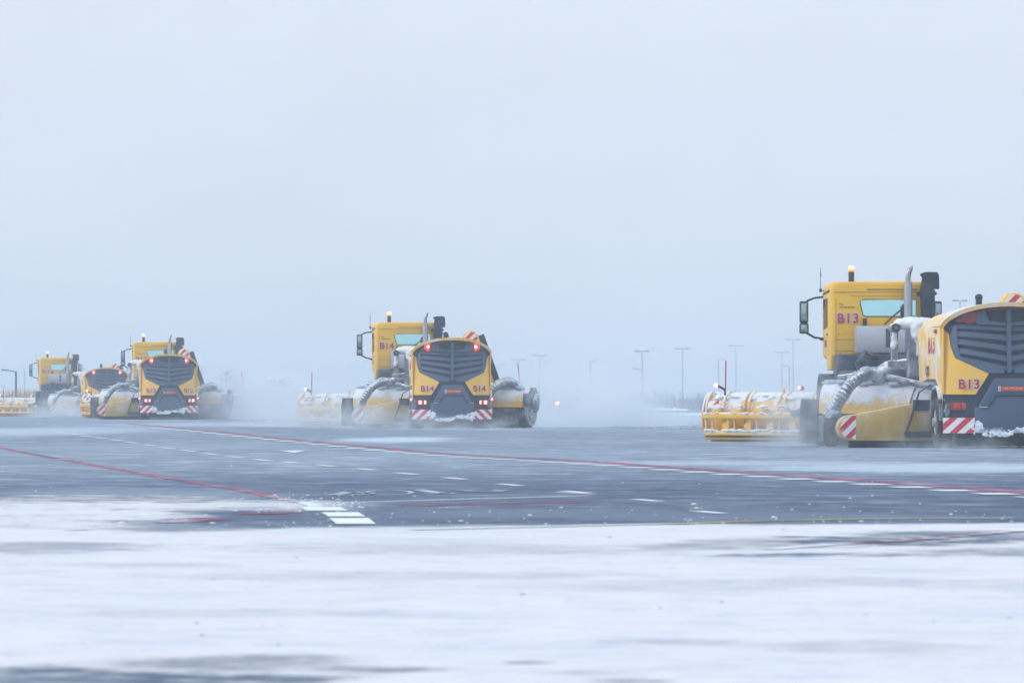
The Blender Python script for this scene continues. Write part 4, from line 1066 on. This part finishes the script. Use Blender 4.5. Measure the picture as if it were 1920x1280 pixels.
# trees
def tree(px, top, d, wid, label, snowy, seed):
    rg = random.Random(seed); h = zt(top, d); r = empty('snowy_tree' if snowy else 'bare_tree', (xt(px, d), d, 0)); tag(r, label, 'tree')
    mb = MB(); mb.tube([(0, 0, 0), (.05, 0, h * .4), (0, 0, h * .8)], [.12, .08, .03], 8); mb.build('trunk', 'twig', r)
    mb = MB(); tips = []
    for k in range(60 if snowy else 34):
        a = rg.uniform(0, 6.28); z0 = h * rg.uniform(.15, .85); L = wid * rg.uniform(.4, 1) * (1 - .55 * z0 / h)
        p = Vector((0, 0, z0)); q = p + Vector((math.cos(a) * L, math.sin(a) * L, rg.uniform(.15, .6) * L + .1)); m2 = (p + q) / 2 + Vector((0, 0, .1))
        mb.tube([p, m2, q], [.035, .02, .008], 5)
        for j in range(5):
            s = p.lerp(q, rg.uniform(.3, 1)); e_ = s + Vector((rg.uniform(-.3, .3), rg.uniform(-.3, .3), rg.uniform(0, .4))); mb.tube([s, e_], [.014, .005], 4); tips.append(e_); tips.append(s)
    mb.mi = 1
    if snowy:
        for t in tips: mb.ball(t, rg.uniform(.08, .22), 1, (1.4, 1.2, .6))
    mb.build('crown', ['twig', 'snow'], r)
tree(520, 710, 560, 2.2, 'small tree plastered with snow between truck B12 and the plough of truck B14', True, 5)
tree(424, 690, 700, 2.2, 'faint bare tree rising behind the broom of trailer B12', False, 8)
tree(440, 697, 720, 1.8, 'faint bare sapling right of the bare tree behind trailer B12', False, 12)

# snow bank at the apron edge, rubble of broken snow, scattered clods
def heap(name, px0, px1, py, hts, label, cat, depth=2.0):
    bm = bmesh.new(); n = 90; m = 12; rows = []
    c0, c1 = P(px0, py), P(px1, py); rg = random.Random(7)
    for i in range(n + 1):
        t = i / n; c = c0.lerp(c1, t); h = hts * (math.sin(math.pi * min(1, max(0, t))) ** .45) * (.55 + .75 * noise.noise(Vector((t * 14, 0, 1))) ** 2 * 2 + .25 * noise.noise(Vector((t * 40, 3, 1))))
        row = []
        for j in range(m + 1):
            s = j / m; hh = max(0, h * math.sin(math.pi * s) + .05 * hts * noise.noise(Vector((t * 70, s * 6, 5))))
            row.append(bm.verts.new((c.x, c.y + (s - .5) * depth * 2, hh if 0 < j < m else -.05)))
        rows.append(row)
    for a, b_ in zip(rows, rows[1:]):
        for j in range(m): bm.faces.new((a[j], b_[j], b_[j + 1], a[j + 1]))
    me = bpy.data.meshes.new(name); bm.to_mesh(me); bm.free(); me.materials.append(M['snow']); me.polygons.foreach_set('use_smooth', [True] * len(me.polygons))
    o = bpy.data.objects.new(name, me); col.objects.link(o); tag(o, label, cat, kind='stuff'); return o
heap('snow_bank', 1140, 1292, 769, .30, 'low white snow bank before the wire fence', 'snow bank', 4)
def clods(name, items, m_, label, cat):
    mb = MB()
    for p, r in items:
        mb.ball(p, r, 1, (rng.uniform(.8, 1.8), rng.uniform(.7, 1.4), rng.uniform(.4, .8)))
    o = mb.build(name, m_, None); tag(o, label, cat, kind='stuff')
M['rubble'] = mat('grey_broken_snow', (.30, .34, .40), .9, var=.35, frost=.5, scale=9)
it = []
for k in range(260):
    t = rng.random(); px = 1128 + 205 * t; py = 800 + 7 * (rng.random() - .5) * 2 * (1 - .5 * t); it.append((P(px, py), rng.uniform(.03, .085)))
for k in range(70):
    px = rng.uniform(470, 600); py = rng.uniform(782, 789); it.append((P(px, py), rng.uniform(.03, .08)))
clods('snow_rubble', it, 'rubble', 'rows of broken grey snow left on the swept tarmac', 'snow rubble')
it = []
for k in range(190):
    px = rng.uniform(-20, 1940); py = rng.choice((rng.uniform(850, 985), rng.gauss(978, 7), rng.uniform(950, 985))); py = min(max(py, 850), 990)
    it.append((P(px, py), rng.uniform(.004, .014) * (1 if rng.random() < .95 else 2.2)))
for k in range(110):
    px = rng.gauss(560, 60); py = rng.gauss(945, 10); it.append((P(px, py), rng.uniform(.006, .018)))
clods('snow_clods', it, 'snow', 'small clods of snow scattered over the swept tarmac', 'snow clods')
it = [(P(rng.uniform(0, 1920), 992 + 290 * rng.random() ** 1.3), rng.uniform(.004, .014)) for k in range(26)]
clods('dirty_snow_crumbs', it, 'rubble', 'greyish crumbs lying on the fresh foreground snow', 'snow crumbs')
for px, py in ((1307, 920),):
    pass
# far red marker light on a short post
d = 330; r = empty('marker_light', (xt(1045, d), d, 0)); tag(r, 'lone red light glowing in the blown snow right of trailer B14', 'marker light')
mb = MB(); mb.cyl((0, 0, 0), (0, 0, .58), .03, n=8); mb.build('post', 'pole', r)
mb = MB(); mb.ball((0, 0, .66), .11, 2); mb.build('lamp', 'lamp_far', r)

# ------------------------------------------------------------------ blown snow and haze
def plume(name, c, dims, dens, label, seed, scale=.35, thr=(.42, .66), rz=0, low=1.0):
    mb = MB(); mb.box((0, 0, 0), (2, 2, 2)); o = mb.build(name, 'snow', None, smooth=False)
    o.location = c; o.scale = dims; o.rotation_euler = (0, 0, R(rz))
    m = bpy.data.materials.new('blown_snow'); m.use_nodes = True; nt = m.node_tree; nt.nodes.clear()
    outn = nt.nodes.new('ShaderNodeOutputMaterial'); pv = nt.nodes.new('ShaderNodeVolumePrincipled')
    x, y, z = objxyz(nt); X, Y, Z = xyz(nt)
    rr = (x * x + y * y + z.mx(0) * z.mx(0) * 1.0)
    fall = rr.step(1.0, .05)
    n = noi(nt, X + seed * 7.0, Y * .6, Z * 1.3, scale, 3, .55)
    n2 = noi(nt, X * 1.2 + seed * 3.0, Y * .8, Z * 1.6, scale * 3.2, 4, .6)
    nb = (n * .72 + n2 * .28).step(*thr)
    dd = fall * (nb + .12) * ((z * -.5 * low) + (1 - .5 * low)).mx(0.0) * dens
    nt.links.new(dd.s, pv.inputs['Density'])
    pv.inputs['Color'].default_value = (.90, .955, 1.0, 1); pv.inputs['Anisotropy'].default_value = 0.0
    nt.links.new(pv.outputs[0], outn.inputs['Volume'])
    o.data.materials.clear(); o.data.materials.append(m)
    tag(o, label, 'blown snow', kind='stuff')
    return o
def pl(px, py, d, hx, hy, hz, dens, label, seed, **k):
    """centre at picture point (px, py) at distance d"""
    return plume('blown_snow', (xt(px, d), d, max(hz * .0 + .02, zt(py, d))), (hx, hy, hz), dens, label, seed, **k)
pl(1545, 810, 121.5, 1.9, 3.5, 1.8, 1.0, 'thin snow spray round the castor wheel between plough and trailer of B13', 1, scale=.9)
pl(600, 790, 197, 3.4, 5, 1.7, 1.15, 'white snow cloud round the plough of truck B14', 2, scale=.6)
pl(700, 800, 186, 2.6, 3, 1.2, 1.0, 'snow spray under the blower duct of trailer B14', 3, scale=.9)
pl(1075, 780, 198, 4.2, 8, 2.5, 1.7, 'large snow cloud trailing right of trailer B14', 4, scale=.45)
pl(1170, 790, 200, 3.2, 8, 1.5, 1.0, 'thin tail of the snow cloud fading towards the snow bank', 8, scale=.5)
pl(480, 772, 264, 6.5, 9, 2.8, 1.3, 'snow cloud right of trailer B12', 5, scale=.4)
pl(150, 782, 330, 4.5, 5, 1.6, .8, 'thin blown snow round trailer B11', 6, scale=.5)
pl(850, 806, 183, 2.6, 2, .6, 1.1, 'low snow spray behind the wheels of trailer B14', 7, scale=1.1)
pl(1780, 842, 113.5, 1.6, 1.6, .45, .9, 'fine snow dust thrown up by the wheel of trailer B13', 9, scale=1.6)

mb = MB(); mb.box((0, 1290, 4.7), (1010, 2630, 12.4)); hz = mb.build('haze', 'snow', None, smooth=False)
m = bpy.data.materials.new('haze_air'); m.use_nodes = True; nt = m.node_tree; nt.nodes.clear()
outn = nt.nodes.new('ShaderNodeOutputMaterial'); pv = nt.nodes.new('ShaderNodeVolumePrincipled')
pv.inputs['Color'].default_value = (.84, .935, 1.0, 1); pv.inputs['Density'].default_value = .00088
nt.links.new(pv.outputs[0], outn.inputs['Volume'])
hz.data.materials.clear(); hz.data.materials.append(m); tag(hz, kind='stuff')
hz['label'] = 'cold winter haze filling the air'; hz['category'] = 'haze'
